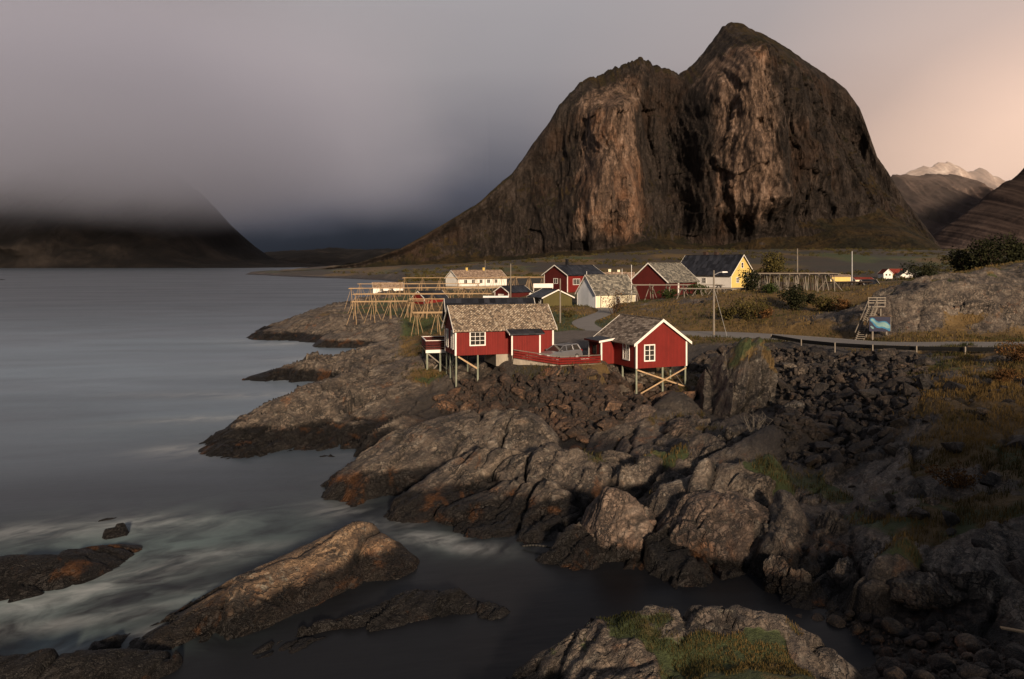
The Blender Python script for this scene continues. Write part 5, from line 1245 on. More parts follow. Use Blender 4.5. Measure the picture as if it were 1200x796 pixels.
outcrop(1122, 321, 13.1, (9, 8, 8), 36, 'big smooth grey rock outcrop above the road behind the painted sign', 'rock_grey', .1, tilt=(.1, 0), sub=7, cut=(.72, .95), joint=.35, joint_amp=.02, grass=.1, Yo=102)
outcrop(1040, 338, 11.2, (4.2, 4, 6.0), 37, 'grey rock face carrying the head of the wooden stairs', 'rock_grey', .4, Yo=99, sub=6, cut=(.7, .95), joint=.45, joint_amp=.04)
outcrop(1155, 352, 10.6, (7.5, 4.0, 6.6), 38, 'dark jointed rock wall above the road at the right', 'rock', .1, Yo=91, sub=7, joint=.32, joint_amp=.05, grass=.2)
outcrop(765, 359, 7.4, (1.6, 1.4, 1.5), 39, 'grey boulder on the slope beneath the barn rack', 'rock_grey', .2, sub=5, Yo=128)
outcrop(796, 360, 7.2, (2.2, 1.6, 1.5), 40, 'brown rock outcrop in the grass beneath the barn rack', 'rock', .5, sub=5, Yo=128)

for k, (px_, py_, Yk, sz, lab) in enumerate([(912, 376, 112, 1.5, 'grey rock breaking the grass left of the round evergreen bush'), (948, 352, 121, 1.7, 'pale rock ledge in the grass under the dense racks'), (975, 362, 115, 1.5, 'grey rock ledge right of the round evergreen bush'), (905, 332, 128, 1.8, 'grey rock standing between the legs of the dense racks'), (816, 372, 120, 1.4, 'brown boulder low on the slope behind the wooden lamp post'), (742, 367, 124, 1.3, 'grey boulder at the left foot of the slope below the barn rack')]):
    outcrop(px_, py_, 5, (sz * 1.5, sz, sz), 60 + k, lab, 'rock_grey' if k % 2 else 'rock', .3 * k, sub=5, Yo=Yk)
# ------------------------------------------------------------------ boulders of the two rubble banks and the beach
def boulder_mesh(seed, round_=False):
    P, Fc = rock_shape(seed, (1, .82, .68), 4, cuts=14 if not round_ else 6, cut=(.42, .78) if not round_ else (.75, .95), hard=.96, joint=0, fine=.05 if not round_ else .03)
    me_o = mesh_np('boulder', P, Fc, None, smooth=round_)
    me = me_o.data; bpy.data.objects.remove(me_o); return me
def mesh_with(me, mat): c = me.copy(); c.materials.append(M[mat]); return c
ANG = [boulder_mesh(200 + i) for i in range(9)]; RND = [boulder_mesh(300 + i, True) for i in range(5)]
BR = [mesh_with(m_, 'boulder_brown') for m_ in ANG]; DK = [mesh_with(m_, 'boulder_dark') for m_ in ANG]; BE = [mesh_with(m_, 'boulder_beach') for m_ in RND]
placed = []
def try_place(x, y, r, k=.78):
    for a, b_, c in placed:
        if (a - x)**2 + (b_ - y)**2 < (k * (r + c))**2: return False
    placed.append((x, y, r)); return True
def boulder(meshes, x, y, r, sink=.25):
    o = bpy.data.objects.new('boulder', random.choice(meshes)); COL.objects.link(o)
    o.location = (x, y, gz(x, y) + r * (.62 - sink * 1.6)); o.rotation_euler = (random.uniform(-.6, .6), random.uniform(-.6, .6), random.uniform(0, 6.28))
    s_ = r * random.uniform(.85, 1.15); o.scale = (s_ * random.uniform(.9, 1.3), s_, s_ * random.uniform(.8, 1.15)); return o
class Rubble:
    def __init__(s): s.V = []; s.F = []; s.n = 0
    def add(s, me, x, y, r):
        V = np.array([v.co[:] for v in me.vertices]) if not hasattr(s, 'c') or me.name not in s.c else s.c[me.name][0]
        if not hasattr(s, 'c'): s.c = {}
        if me.name not in s.c: s.c[me.name] = (V, np.array([p.vertices[:] for p in me.polygons]))
        V, Fc = s.c[me.name]
        E = np.array(Euler((random.uniform(-3, 3), random.uniform(-3, 3), random.uniform(0, 6.28))).to_matrix())
        P = (V * (r * np.array([random.uniform(.9, 1.3), 1, random.uniform(.8, 1.1)]))) @ E.T + np.array([x, y, gz(x, y) + r * .25])
        s.V.append(P); s.F.append(Fc + s.n); s.n += len(P)
    def build(s, mat): return tag(mesh_np('rubble', np.concatenate(s.V), np.concatenate(s.F), M[mat], smooth=False), kind='stuff')
SMALL = [boulder_mesh(400 + i) for i in range(3)]
def low(me, seed):
    P, Fc = rock_shape(seed, (1, .82, .68), 3, cuts=12, cut=(.42, .78), hard=.96, joint=0, fine=.05)
    me_o = mesh_np('boulder', P, Fc, None, smooth=False); d = me_o.data; bpy.data.objects.remove(me_o); return d
LOWM = [low(None, 410 + i) for i in range(6)]
def in_poly(x, y, P):
    c = False
    for i in range(len(P)):
        (x0, y0), (x1, y1) = P[i], P[(i+1) % len(P)]
        if (y0 > y) != (y1 > y) and x < (x1-x0)*(y-y0)/(y1-y0)+x0: c = not c
    return c
def bank(polyg, meshes, mat, n_big, n_small, sizes, label, group, hero=()):
    xs_, ys_ = [p[0] for p in polyg], [p[1] for p in polyg]; cnt = 0; tries = 0
    for r, count in sizes:
        k = 0; tries = 0
        while k < count and tries < 6000:
            tries += 1; x, y = random.uniform(min(xs_), max(xs_)), random.uniform(min(ys_), max(ys_))
            if not in_poly(x, y, polyg): continue
            rr = r * random.uniform(.8, 1.25)
            if not try_place(x, y, rr): continue
            tag(boulder(meshes, x, y, rr, .3), label, 'boulder', group); k += 1
    rb = Rubble(); k = 0; tries = 0
    while k < n_small and tries < 60000:
        tries += 1; x, y = random.uniform(min(xs_) - .8, max(xs_) + .8), random.uniform(min(ys_) - .8, max(ys_) + .8)
        if not in_poly(x, y, polyg): continue
        rb.add(random.choice(LOWM), x, y, random.choice([.15,.2,.26,.34,.46]) * random.uniform(.8,1.2)); k += 1
    rb.build(mat)
BANK_A = [(-6.5,68.5),(-4.5,71),(-1,70.0),(1.0,68.0),(4.2,67.9),(8.4,71.2),(11.5,72.5),(15.5,73.5),(16.2,70),(13.5,66.5),(10.5,62.5),(7.5,58.5),(5.2,56.2),(2.2,57.5),(0.6,60.5),(-2.5,63.5),(-6,65.5)]
BANK_B = [(17.5,79),(21,83),(26,84.5),(29,79.5),(30.6,74.5),(35.5,66.5),(33,61),(30,55),(26,50),(22.5,46),(18.6,44),(16.6,46),(17.8,53),(20.5,60),(23.2,66),(23.0,72),(19.5,76)]
bank(BANK_A, BR, 'boulder_brown', 150, 1300, [(1.15, 24), (.8, 50), (.52, 72)], 'brown angular boulder in the rubble bank below the two slate roofed cabins', 'brown boulders below the cabins')
bank(BANK_B, DK, 'boulder_dark', 130, 2200, [(1.05, 32), (.78, 62), (.52, 62)], 'dark grey angular boulder in the rubble bank below the guard rail', 'dark boulders below the guard rail')
# loose dark stones in the grass of the right bank
for i in range(120):
    x, y = random.uniform(17, 33), random.uniform(30, 62)
    if x < 14 + (62 - y) * .0 or abs(x / y) > .7: continue
    r = random.choice([.25,.3,.4,.5,.7,.95]) * random.uniform(.85, 1.15)
    if try_place(x, y, r, 1.0): tag(boulder(DK, x, y, r, .4), 'dark stone half buried in the grass of the right bank', 'stone', 'stones in the bank grass')
BEACH = [(11.4,30.6),(13.0,30.4),(15.5,28.2),(17.2,26),(17,22),(11.5,22),(11.8,24.5),(13.2,27),(12.6,29)]
def beach():
    xs_, ys_ = [p[0] for p in BEACH], [p[1] for p in BEACH]; k = t = 0
    while k < 85 and t < 9000:
        t += 1; x, y = random.uniform(min(xs_), max(xs_)), random.uniform(min(ys_), max(ys_))
        if not in_poly(x, y, BEACH): continue
        r = random.choice([.16, .18, .2, .24, .28, .36, .5]) * random.uniform(.85, 1.15)
        if try_place(x, y, r, .8): tag(boulder(BE, x, y, r, .22), 'rounded dark stone on the pebble beach at the head of the inlet', 'stone', 'round stones on the pebble beach'); k += 1
    rb = Rubble()
    for i in range(900):
        x, y = random.uniform(min(xs_), max(xs_)), random.uniform(min(ys_), max(ys_))
        if in_poly(x, y, BEACH): rb.add(random.choice(LOWM), x, y, random.uniform(.05, .12))
    rb.build('boulder_beach')
beach()

# ------------------------------------------------------------------ fish drying racks
def rack(p0, p1, zt, width, n, label, rails=5, mat='bleached_wood', leg_r=.06, overhang=.6, cross=True, splay=.9, group=None, hang=0):
    """long flat trestle of poles on splayed pairs of legs"""
    p0, p1 = Vector((*p0, 0)), Vector((*p1, 0)); L = (p1 - p0).length; a = math.atan2(p1.y - p0.y, p1.x - p0.x)
    root = empty('drying_rack', (p0.x, p0.y, 0), a, label, 'drying rack', group)
    gw = lambda x, y: gz(p0.x + math.cos(a)*x - math.sin(a)*y, p0.y + math.sin(a)*x + math.cos(a)*y)
    for i in range(n):
        x = L * i / (n - 1); hw = width / 2
        for sg in (-1, 1):
            y0 = sg * (hw * .55); y1 = sg * (hw * .55 + splay) ; dx_ = random.uniform(-.5, .5)
            l = MB(); l.tube((x + dx_, y1, gw(x + dx_, y1) - .25), (x, y0, zt + random.uniform(.05, .25)), leg_r, leg_r * .8, 6); l.build('leg', mat, root)
            if cross:
                l = MB(); xx = x + (1.6 if i < n - 1 else -1.6) * sg; l.tube((xx, y1*.8, gw(xx, y1*.8) - .2), (x + .1 * sg, -y0 * .3, zt + .1), leg_r*.8, leg_r * .7, 6); l.build('strut', mat, root)
        b_ = MB(); b_.tube((x, -hw - .3, zt - .1), (x, hw + .3, zt - .1 + random.uniform(-.05, .05)), leg_r, leg_r, 6); b_.build('cross_beam', mat, root)
    for k in range(rails):
        y = -width/2 + width * k / (rails - 1); r_ = MB()
        pts = []; m_ = max(3, int(L / 4))
        for i in range(m_ + 1): pts.append((-overhang + (L + 2*overhang) * i / m_, y + random.uniform(-.05, .05), zt + .06 + random.uniform(-.04, .06)))
        r_.path(pts, .05, 6); r_.build('rail', mat, root)
    return root
def rk(pa, pb, ya, yb, zt, *args, **kw): return rack((wy(pa, ya), ya), (wy(pb, yb), yb), zt, *args, **kw)
GR = 'fish drying racks on the headland'
rk(416, 498, 142, 144, 6.9, 3.0, 5, 'nearest pale pole rack on the headland, its legs standing on bare rock', group=GR, rails=4)
rk(488, 560, 124, 126, 6.0, 2.4, 4, 'short pale rack just behind the black roofed cabin', group=GR, rails=6)
rk(418, 572, 152, 154, 7.9, 3.6, 8, 'long pale rack passing in front of the red boathouse', group=GR, rails=6)
rk(483, 540, 141, 142, 7.4, 2.6, 4, 'pale rack right of the red boathouse with bundled poles', group=GR, rails=7)
rk(412, 544, 172, 176, 8.4, 4.0, 7, 'long pale rack reaching to the water side above the red boathouse', group=GR, rails=6)
rk(422, 560, 205, 208, 8.5, 4.0, 7, 'farther pale rack in line with the white boathouse', group=GR, rails=6)
rk(520, 588, 190, 192, 8.0, 4.0, 5, 'pale rack in the meadow between the garage and the boathouse', group=GR, rails=5)
rk(474, 640, 232, 236, 9.6, 4.0, 9, 'very long far rack running before the white longhouse', group=GR, rails=6)
rk(588, 652, 232, 234, 9.9, 4.0, 5, 'far rack ending at the gable of the red house', group=GR, rails=5)
GR2 = 'fish drying racks on the knoll'
rk(743, 842, 142, 142, 10.0, 4.0, 6, 'weathered grey rack standing in front of the dark red barn', rails=6, mat='grey_wood', group=GR2, leg_r=.09, cross=True)
rk(800, 872, 132, 133, 9.6, 3.0, 5, 'grey rack running from the lamp post to the yellow house', rails=4, mat='grey_wood', group=GR2, leg_r=.09)
rk(882, 972, 132, 134, 12.2, 5.0, 9, 'tall dense rack crowning the grassy knoll right of the yellow house', rails=8, mat='grey_wood', group=GR2, leg_r=.09)
rk(884, 970, 142, 143, 12.2, 4.0, 8, 'second dense rack directly behind the tall rack on the knoll', rails=5, mat='dark_wood', group=GR2, leg_r=.09)
rk(974, 1012, 148, 150, 10.4, 4.0, 5, 'lower rack at the right end of the knoll near the stairs', rails=6, mat='dark_wood', group=GR2, leg_r=.09)

# ------------------------------------------------------------------ poles
def pole(px, Y, top_py, label, r=.13, mat='grey_wood', lamp=False, zb=None, name='utility_pole', cat='pole', insul=False):
    x = wy(px, Y); g = gz(x, Y) - .4; zt = wz(top_py, Y)
    root = empty(name, (x, Y, g + .4), 0, label, cat)
    p = MB(); p.tube((0, 0, -.4), (0, 0, zt - g - .4), r, r * .75, 10); p.build('shaft', mat, root)
    h = zt - g - .4
    if lamp:
        a = MB(); a.path([(0.1, 0, h - .55), (.7, 0, h - .25), (1.15, 0, h - .2)], .035); ar = a.build('arm', 'galvanised', root)
        l = MB(); l.hexa([(1.05,-.14,h-.3),(1.75,-.11,h-.27),(1.75,.11,h-.27),(1.05,.14,h-.3),(1.05,-.1,h-.14),(1.7,-.07,h-.14),(1.7,.07,h-.14),(1.05,.1,h-.14)]); l.build('lamp_head', 'plastic_white', root, bevel=.02)
    if insul:
        c_ = MB(); c_.bar((-.7, 0, h - .35), (.7, 0, h - .35), .1, .12); ca_ = c_.build('crossarm', mat, root)
        for xx in (-.6, 0, .6): i_ = MB(); i_.tube((xx, 0, h - .28), (xx, 0, h - .12), .045, .03, 6); i_.build('insulator', 'plastic_white', ca_)
    return root
pole(836.5, 97, 317, 'tall wooden lamp post standing by the road behind the piled cabin', .14, lamp=True, name='lamp_post', cat='lamp post')
pole(656.5, 112, 326.5, 'bare wooden pole rising behind the right end of the left cabin roof', .12)
pole(704, 143, 323, 'thin dark pole in front of the long wall of the white house', .09)
pole(740, 150, 310.5, 'slim pale flagpole between the white house and the barn', .06, 'plastic_white', name='flagpole', cat='flagpole')
pole(687.5, 160, 318, 'short pale mast behind the gable of the white house', .06, 'plastic_white')
pole(729, 215, 315, 'thin far mast beside the brown roofed house', .07, 'plastic_white')
pole(598.5, 168, 309, 'wooden pole behind the small dark red garage', .12)
pole(568.5, 240, 305, 'thin grey pole rising over the roof of the white longhouse', .09)
pole(934.5, 150, 291.5, 'dark wooden pole above the dense racks on the knoll', .13)
pole(998.5, 175, 294.5, 'grey metal pole behind the lower rack at the right end of the knoll', .14, 'galvanised')
# stay wire of the lamp post
sw = MB(); x0 = wy(836.5, 97); sw.tube((x0 + .1, 97, 10.6), (x0 + 1.2, 95.2, gz(x0+1.2, 95.2) - .1), .02, .02, 5); tag(sw.build('stay_wire', 'galvanised'), 'thin stay wire slanting down from the wooden lamp post', 'wire')

# ------------------------------------------------------------------ guard rail
gp = [(29.6,87.5,5.02),(30.2,80,5.2),(31.6,75,5.38),(33.4,71,5.6),(35.6,67.5,5.85),(38.1,64.5,6.1),(40.6,62,6.35)]
gr_ = empty('guard_rail', (0, 0, 0), 0, 'dark roadside guard rail on pale short posts along the bank top', 'guard rail')
rl = MB()
for a, b_ in zip(gp, gp[1:]):
    for dz0, dz1, out in ((.42,.54,.0),(.54,.66,.05),(.66,.78,.0)):
        rl.bar((a[0], a[1], a[2]+(dz0+dz1)/2+.1), (b_[0], b_[1], b_[2]+(dz0+dz1)/2+.1), .07+out, .125)
rl.build('rail', 'rail_steel', gr_)
for x, y, z in gp:
    p = MB(); g = gz(x - .12, y - .12); p.box(x-.19, x-.09, y-.22, y-.12, g - .3, z + .94); p.build('post', 'grey_wood', gr_)

# ------------------------------------------------------------------ painted sign board
sx, sy = wy(1031, 87.5), 87.5; sz = gz(sx, sy)
sg = empty('sign_board', (sx, sy, sz), R(-8), 'navy sign board painted with a blue green shape on two posts', 'sign')
zb, zt = wz(388.5, 87.5) - sz, wz(371.5, 87.5) - sz; bw = 1.14
b_ = MB(); b_.box(-bw, bw, -.03, .03, zb, zt); b_.build('panel', 'sign_navy', sg)
fr = MB(); fr.box(-bw-.05, bw+.05, -.05, .04, zt+.002, zt+.09); fr.build('frame', 'dark_wood', sg)
fr = MB(); fr.box(bw+.002, bw+.06, -.05, .04, zb, zt); fr.build('frame', 'grey_wood', sg)
H_ = zt - zb
def blot(pts, y, mat, nm):
    q = MB(); P = [((u*2-1)*bw, y, zb + v*H_) for u, v in pts]; q.poly(P); q.poly([(a, y + .006, c) for a, _, c in P][::-1])
    k = len(P)
    for i in range(k): j = (i+1) % k; q.poly([P[i], P[j], (P[j][0], y+.006, P[j][2]), (P[i][0], y+.006, P[i][2])])
    q.build(nm, mat, sg)
blot([(.02,.75),(.06,.90),(.14,.94),(.24,.88),(.32,.74),(.44,.66),(.56,.70),(.70,.72),(.82,.68),(.90,.56),(.99,.46),(.99,.06),(.93,.02),(.86,.10),(.74,.18),(.60,.24),(.46,.22),(.34,.26),(.24,.38),(.14,.58)], -.045, 'sign_blue', 'painted_shape')
blot([(.05,.80),(.13,.89),(.22,.82),(.30,.66),(.44,.58),(.60,.64),(.74,.64),(.84,.56),(.96,.40),(.97,.22),(.84,.22),(.72,.30),(.58,.34),(.46,.32),(.34,.40),(.22,.58)], -.054, 'sign_teal', 'painted_shape')
blot([(.04,.34),(.10,.38),(.20,.28),(.22,.16),(.12,.20)], -.045, 'sign_teal', 'painted_shape')
for x in (-.75, .75): p = MB(); p.box(x-.09, x+.09, .035, .16, -.3, zt - .1); p.build('post', 'grey_wood', sg)

# ------------------------------------------------------------------ wooden stairs up the outcrop
st = empty('staircase', (wy(1002, 88.6), 88.6, gz(wy(1002, 88.6), 88.6)), R(0), 'steep wooden stairs with a railed landing climbing the grey rock face', 'stairs')
zb0 = st.location.z; bx, by, bz = 0, 0, .0; tx, ty, tz_ = wy(1018, 91.4) - st.location.x, 2.8, wz(361, 91.4) - zb0
for off in (0, 1.0):
    s_ = MB(); s_.bar((bx+off, by, bz-.1), (tx+off, ty, tz_), .07, .26); s_.build('stringer', 'grey_wood', st)
    r_ = MB(); r_.bar((bx+off, by, bz+.9), (tx+off, ty, tz_+.95), .07, .09); r_.build('handrail', 'grey_wood', st)
for i in range(17):
    t = (i + .5) / 17; s_ = MB(); cx, cyy, cz = bx+(tx-bx)*t, by+(ty-by)*t, bz+(tz_-bz)*t + .1; s_.box(cx+.0, cx+1.0, cyy-.16, cyy+.16, cz-.025, cz+.025); s_.build('step', 'grey_wood', st)
l_ = MB(); l_.box(tx-.1, tx+2.0, ty, ty+1.4, tz_+.08, tz_+.2); l_.build('landing', 'grey_wood', st)
for x in (tx, tx+1.0, tx+1.95): p = MB(); p.bar((x, ty+.05, tz_+.205), (x, ty+.05, tz_+1.25), .09); p.build('post', 'grey_wood', st)
for z in (.6, .9, 1.22): r_ = MB(); r_.bar((tx-.1, ty-.02, tz_+z), (tx+2.05, ty-.02, tz_+z), .05, .12); r_.build('rail', 'grey_wood', st)
for x in (tx+.2, tx+1.8): p = MB(); p.bar((x, ty+.8, tz_+.075), (x, ty+.8, tz_-2.5), .12); p.build('support', 'grey_wood', st)

# ------------------------------------------------------------------ hose and plank
hp = [w(612, 640, .1), w(626, 639, .2), w(642, 641, .22), w(656, 646, .2), w(667, 655, .12), w(671, 661, -.05)]
hs = smooth_line([(x, y, z) for (x, y), z in zip(hp, (.1,.2,.22,.2,.12,-.05))], 4); hm = MB(); hm.path(hs, .05, 6)
tag(hm.build('hose', 'tyre', smooth=True), 'black hose curving along the water edge below the rock humps', 'hose')
px_, py_ = w(1192, 756, .9); pm_ = MB(); g = gz(px_, py_); pm_.bar((px_-.5, py_+.1, g+.35), (px_+.6, py_-.1, g+.22), .16, .05); tag(pm_.build('plank', 'new_wood'), 'orange driftwood plank lying among stones at the bottom right edge', 'plank')
# ------------------------------------------------------------------ plants
def leaf_mat(name, c0, c1, c2):
    m, nt, b = material(name); at_ = nt.attr('tint').outputs['Fac']
    pos = nt.node('ShaderNodeNewGeometry').outputs['Position']
    c = nt.ramp(nt.math('ADD', nt.math('MULTIPLY', at_, .7), nt.math('MULTIPLY', nt.noise(pos, .8, 4), .3)), [(.15, c0), (.5, c1), (.9, c2)])
    bset(nt, b, col=c, rough=.8, spec=.15); M[name] = m
leaf_mat('grass_blades', (.020,.026,.007), (.055,.042,.013), (.16,.10,.034))
leaf_mat('leaf_dark', (.006,.008,.003), (.014,.016,.006), (.030,.030,.010))
leaf_mat('leaf_green', (.010,.016,.004), (.025,.036,.009), (.055,.070,.018))
leaf_mat('leaf_rust', (.030,.016,.007), (.085,.040,.014), (.19,.10,.035))
leaf_mat('leaf_olive', (.020,.018,.006), (.05,.042,.012), (.11,.085,.026))

def leaves(name, centers, radii, n, size, mat, parent, seed, flat=1.0):
    r_ = np.random.default_rng(seed); cs = np.array(centers, float); rs = np.array(radii, float)
    pk_ = r_.choice(len(cs), n, p=rs**2 / (rs**2).sum())
    d = r_.normal(size=(n, 3)); d /= np.linalg.norm(d, axis=1)[:, None]
    p = cs[pk_] + d * (rs[pk_] * np.power(r_.uniform(.15, 1, n), .45))[:, None] * np.array([1, 1, flat])
    a = r_.normal(size=(n, 3)); a /= np.linalg.norm(a, axis=1)[:, None]; b_ = np.cross(a, r_.normal(size=(n, 3))); b_ /= np.linalg.norm(b_, axis=1)[:, None]
    s_ = size * r_.uniform(.6, 1.4, n)[:, None]
    V = np.stack([p - a*s_, p + b_*s_*.55, p + a*s_, p - b_*s_*.55], 1).reshape(-1, 3); Fc = np.arange(4*n).reshape(n, 4)
    tint = np.repeat(np.clip(r_.uniform(0, 1, n) * .6 + .4 * _hash(pk_.astype(np.int64), pk_.astype(np.int64)*3, pk_.astype(np.int64)*0, seed), 0, 1), 4)
    return mesh_np(name, V, Fc, M[mat], parent, smooth=False, attrs=dict(tint=tint))
def bush(px, Y, wd, ht, label, mat, seed, n=900, name='shrub', cat='shrub', leaf=.16, stems=5, group=None, z=None, trunk_h=0.0, x=None):
    x = wy(px, Y) if x is None else x; z = gz(x, Y) - .1 if z is None else z; r_ = random.Random(seed)
    root = empty(name, (x, Y, z), 0, label, cat, group)
    cs, rs = [], []
    t_ = MB()
    for i in range(stems):
        a = r_.uniform(0, 6.28); d = r_.uniform(.1, .42) * wd; top = (math.cos(a)*d, math.sin(a)*d, ht * r_.uniform(.5, .85))
        base = (math.cos(a)*.12*wd*.3, math.sin(a)*.12*wd*.3, -.1); mid = tuple(b_*.5 + t*.45 for b_, t in zip(base, top))
        t_.tube(base, mid, .035 * ht * .5 + .02, .03*ht*.4 + .012, 6); t_.tube(mid, top, .03*ht*.4+.012, .012, 6)
        cs.append(top); rs.append(r_.uniform(.22, .36) * min(wd, ht)); cs.append(tuple(m_ * 1.05 for m_ in mid)); rs.append(r_.uniform(.2, .3) * min(wd, ht))
        for k in range(2):
            q = tuple(t + r_.uniform(-.25, .25) * wd for t in top[:2]) + (top[2] * r_.uniform(.5, 1.12),); t_.tube(mid, q, .02*ht*.4+.008, .008, 5); cs.append(q); rs.append(r_.uniform(.12, .24) * min(wd, ht))
    t_.build('stem' if trunk_h == 0 else 'trunk', 'dark_wood', root)
    leaves('foliage' if trunk_h == 0 else 'crown', cs, rs, n, leaf, mat, root, seed)
    return root
bush(719, 132, 4.6, 4.2, 'sparse rust leaved bush in front of the white house', 'leaf_rust', 3, 420, leaf=.13, stems=9)
bush(931, 111, 4.4, 3.4, 'dark round evergreen bush on the face of the knoll', 'leaf_dark', 4, 2200, leaf=.15, stems=8)
bush(876, 108, 5.2, 3.2, 'wide brown olive bush left of the evergreen bush on the knoll', 'leaf_olive', 5, 1500, leaf=.15, stems=9)
bush(850, 108, 3.4, 2.0, 'low olive bush close to the lamp post', 'leaf_olive', 6, 900, leaf=.14, stems=7)
bush(968, 108, 4.8, 2.4, 'low brown bush between the evergreen bush and the stairs', 'leaf_olive', 8, 1100, leaf=.14, stems=8)
bush(952, 116, 3.2, 1.6, 'small dark bush right of the round evergreen bush', 'leaf_dark', 41, 900, leaf=.13, stems=7)
bush(898, 107, 3.6, 1.5, 'low rust coloured bush at the foot of the knoll by the road', 'leaf_rust', 42, 900, leaf=.12, stems=9)
bush(985, 104, 3.4, 1.6, 'low rust coloured bush just left of the wooden stairs', 'leaf_rust', 43, 900, leaf=.12, stems=9)
bush(905, 122, 3.6, 1.8, 'green bush just under the dense racks', 'leaf_green', 9, 900, leaf=.14, stems=7)
bush(666, 124, 2.6, 1.4, 'small olive bush beside the bare wooden pole', 'leaf_olive', 10, 500, leaf=.12, stems=6)
bush(878, 130, 4.0, 3.6, 'dark bush against the corner of the yellow house', 'leaf_dark', 11, 1200, leaf=.18, stems=7)
bush(820, 138, 5, 2.0, 'green bush line under the rack before the red barn', 'leaf_green', 12, 900, leaf=.16, stems=8)
bush(784, 136, 5, 1.6, 'low green bush among boulders below the barn rack', 'leaf_green', 13, 900, leaf=.16, stems=8)
bush(903, 215, 9, 9, 'dark olive tree behind the right gable of the yellow house', 'leaf_olive', 14, 2600, name='tree', cat='tree', leaf=.3, stems=8, trunk_h=1)
TG = 'dark trees on the outcrop skyline'
bush(1133, 165, 9, 6.5, 'leftmost low dark tree of the clump above the grey outcrop', 'leaf_dark', 21, 2600, name='tree', cat='tree', leaf=.26, stems=9, trunk_h=1, group=TG)
bush(1158, 160, 9, 7.6, 'tallest dark tree in the middle of the clump above the grey outcrop', 'leaf_dark', 22, 3000, name='tree', cat='tree', leaf=.26, stems=10, trunk_h=1, group=TG)
bush(1183, 162, 8, 6.8, 'rightmost dark tree of the clump above the grey outcrop', 'leaf_dark', 23, 2600, name='tree', cat='tree', leaf=.26, stems=9, trunk_h=1, group=TG)
bush(1078, 240, 9, 8, 'dark solitary tree right of the tiny white houses', 'leaf_dark', 24, 2200, name='tree', cat='tree', leaf=.3, stems=8, trunk_h=1)
bush(1194, 58, 2.6, 1.6, 'rust brown thicket at the right edge below the guard rail', 'leaf_rust', 31, 1600, leaf=.07, stems=12)
bush(1170, 53, 2.4, 1.2, 'second rust brown thicket left of the one at the edge', 'leaf_rust', 32, 1200, leaf=.07, stems=12)
bush(1120, 38, 2.6, 1.1, 'dark rusty undergrowth bush above the huge speckled boulder', 'leaf_rust', 33, 1100, leaf=.06, stems=12)
# bare shrub on the grey rock
bs = empty('shrub', (*w(884, 512, 2.6), 2.5), 0, 'bare leafless grey shrub on the rock below the tall ribbed slab', 'shrub')
r_ = random.Random(5); t_ = MB()
for i in range(16):
    a = r_.uniform(0, 6.28); p = Vector((0, 0, 0)); d = Vector((math.cos(a)*.6, math.sin(a)*.4, r_.uniform(.5, 1.3))).normalized()
    for k in range(4):
        q = p + d * r_.uniform(.3, .5); t_.tube(p, q, .022 - .004*k, .018 - .004*k, 5)
        if k > 0: e = q + Vector((r_.uniform(-.4, .4), r_.uniform(-.3, .3), r_.uniform(.1, .4))); t_.tube(q, e, .010, .005, 4)
        p = q; d = (d + Vector((r_.uniform(-.3, .3), r_.uniform(-.3, .3), r_.uniform(-.1, .2)))).normalized()
t_.build('stem', 'grey_wood', bs)

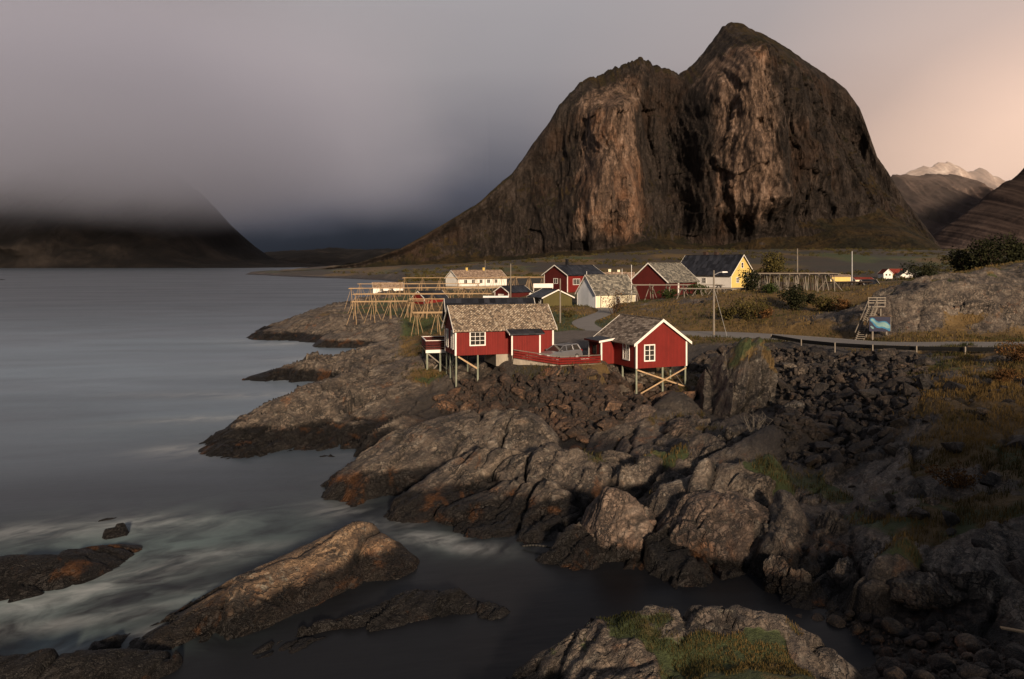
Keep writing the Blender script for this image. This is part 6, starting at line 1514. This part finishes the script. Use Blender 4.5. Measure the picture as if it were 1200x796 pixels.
# ------------------------------------------------------------------ grass: blades on every grassy patch near enough to show
def grass():
    r_ = np.random.default_rng(99); N = 900000
    y = np.exp(r_.uniform(math.log(22), math.log(150), N)); x = y * r_.uniform(-.2, .72, N)
    g = gsample(GG, x, y); keep = r_.uniform(0, 1, N) < np.clip(g - .25, 0, 1) * 1.1
    keep &= r_.uniform(0, 1, N) < np.where(y < 30, 1.0, np.where(y < 95, .5, .25))
    cl = fbm(x / 1.1, y / 1.1, oct=3, seed=55); keep &= cl > -.25
    x, y, cl = x[keep], y[keep], cl[keep]
    if len(x) > 150000: x, y, cl = x[:150000], y[:150000], cl[:150000]
    n = len(x); z = gsample(GZ, x, y)
    h = (.16 + .22 * r_.uniform(0, 1, n) + .2 * np.clip(cl, 0, 1)) * np.where(y < 30, .26, .85); wd = np.clip(y * .00036, .007, .05) * r_.uniform(.7, 1.4, n)
    a = r_.uniform(0, 6.28, n); lean = r_.uniform(.1, .7, n) * h; la = r_.normal(.6, 1.0, n)
    dx_, dy_ = np.cos(a) * wd, np.sin(a) * wd; lx, ly = np.cos(la) * lean, np.sin(la) * lean
    b0 = np.stack([x - dx_, y - dy_, z - .04], -1); b1 = np.stack([x + dx_, y + dy_, z - .04], -1)
    m0 = np.stack([x - dx_*.7 + lx*.35, y - dy_*.7 + ly*.35, z + h*.6], -1); m1 = np.stack([x + dx_*.7 + lx*.35, y + dy_*.7 + ly*.35, z + h*.6], -1)
    t0 = np.stack([x - dx_*.1 + lx, y - dy_*.1 + ly, z + h], -1); t1 = np.stack([x + dx_*.1 + lx, y + dy_*.1 + ly, z + h], -1)
    V = np.stack([b0, b1, m0, m1, t0, t1], 1).reshape(-1, 3); k = np.arange(n)[:, None] * 6
    Fc = np.concatenate([k + np.array([[0, 1, 3, 2]]), k + np.array([[2, 3, 5, 4]])], 0)
    big = fbm(x / 9, y / 9, oct=4, seed=57); tint = np.clip(.45 + .9 * big + r_.normal(0, .16, n) - .35 * np.exp(-(((x - 7) / 6)**2 + ((y - 108) / 11)**2)), 0, 1)
    tag(mesh_np('grass', V, Fc, M['grass_blades'], attrs=dict(tint=np.repeat(tint, 6)), smooth=False), kind='stuff')
grass()

# ------------------------------------------------------------------ birch scrub on the meadow between the village and the mountain
def scrub():
    r_ = np.random.default_rng(321); cs = []; rs = []
    while len(cs) < 1700:
        y = math.exp(r_.uniform(math.log(275), math.log(880))); x = y * r_.uniform(-.32, .62)
        if abs(x - 195) < 26 and abs(y - 392) < 30 or abs(x - 118) < 14 and y < 312 or abs(x-134) < 12 and y < 330: continue
        z = gz(x, y)
        if z < 3.2 or vnoise(np.array([x / 40.]), np.array([y / 60.]), seed=77)[0] < -.15: continue
        s_ = r_.uniform(.7, 2.0); cs.append((x, y, z + s_ * .45)); rs.append(s_)
    tag(leaves('undergrowth', cs, rs, 52000, .42, 'leaf_olive', None, 322, .7), kind='stuff')
scrub()
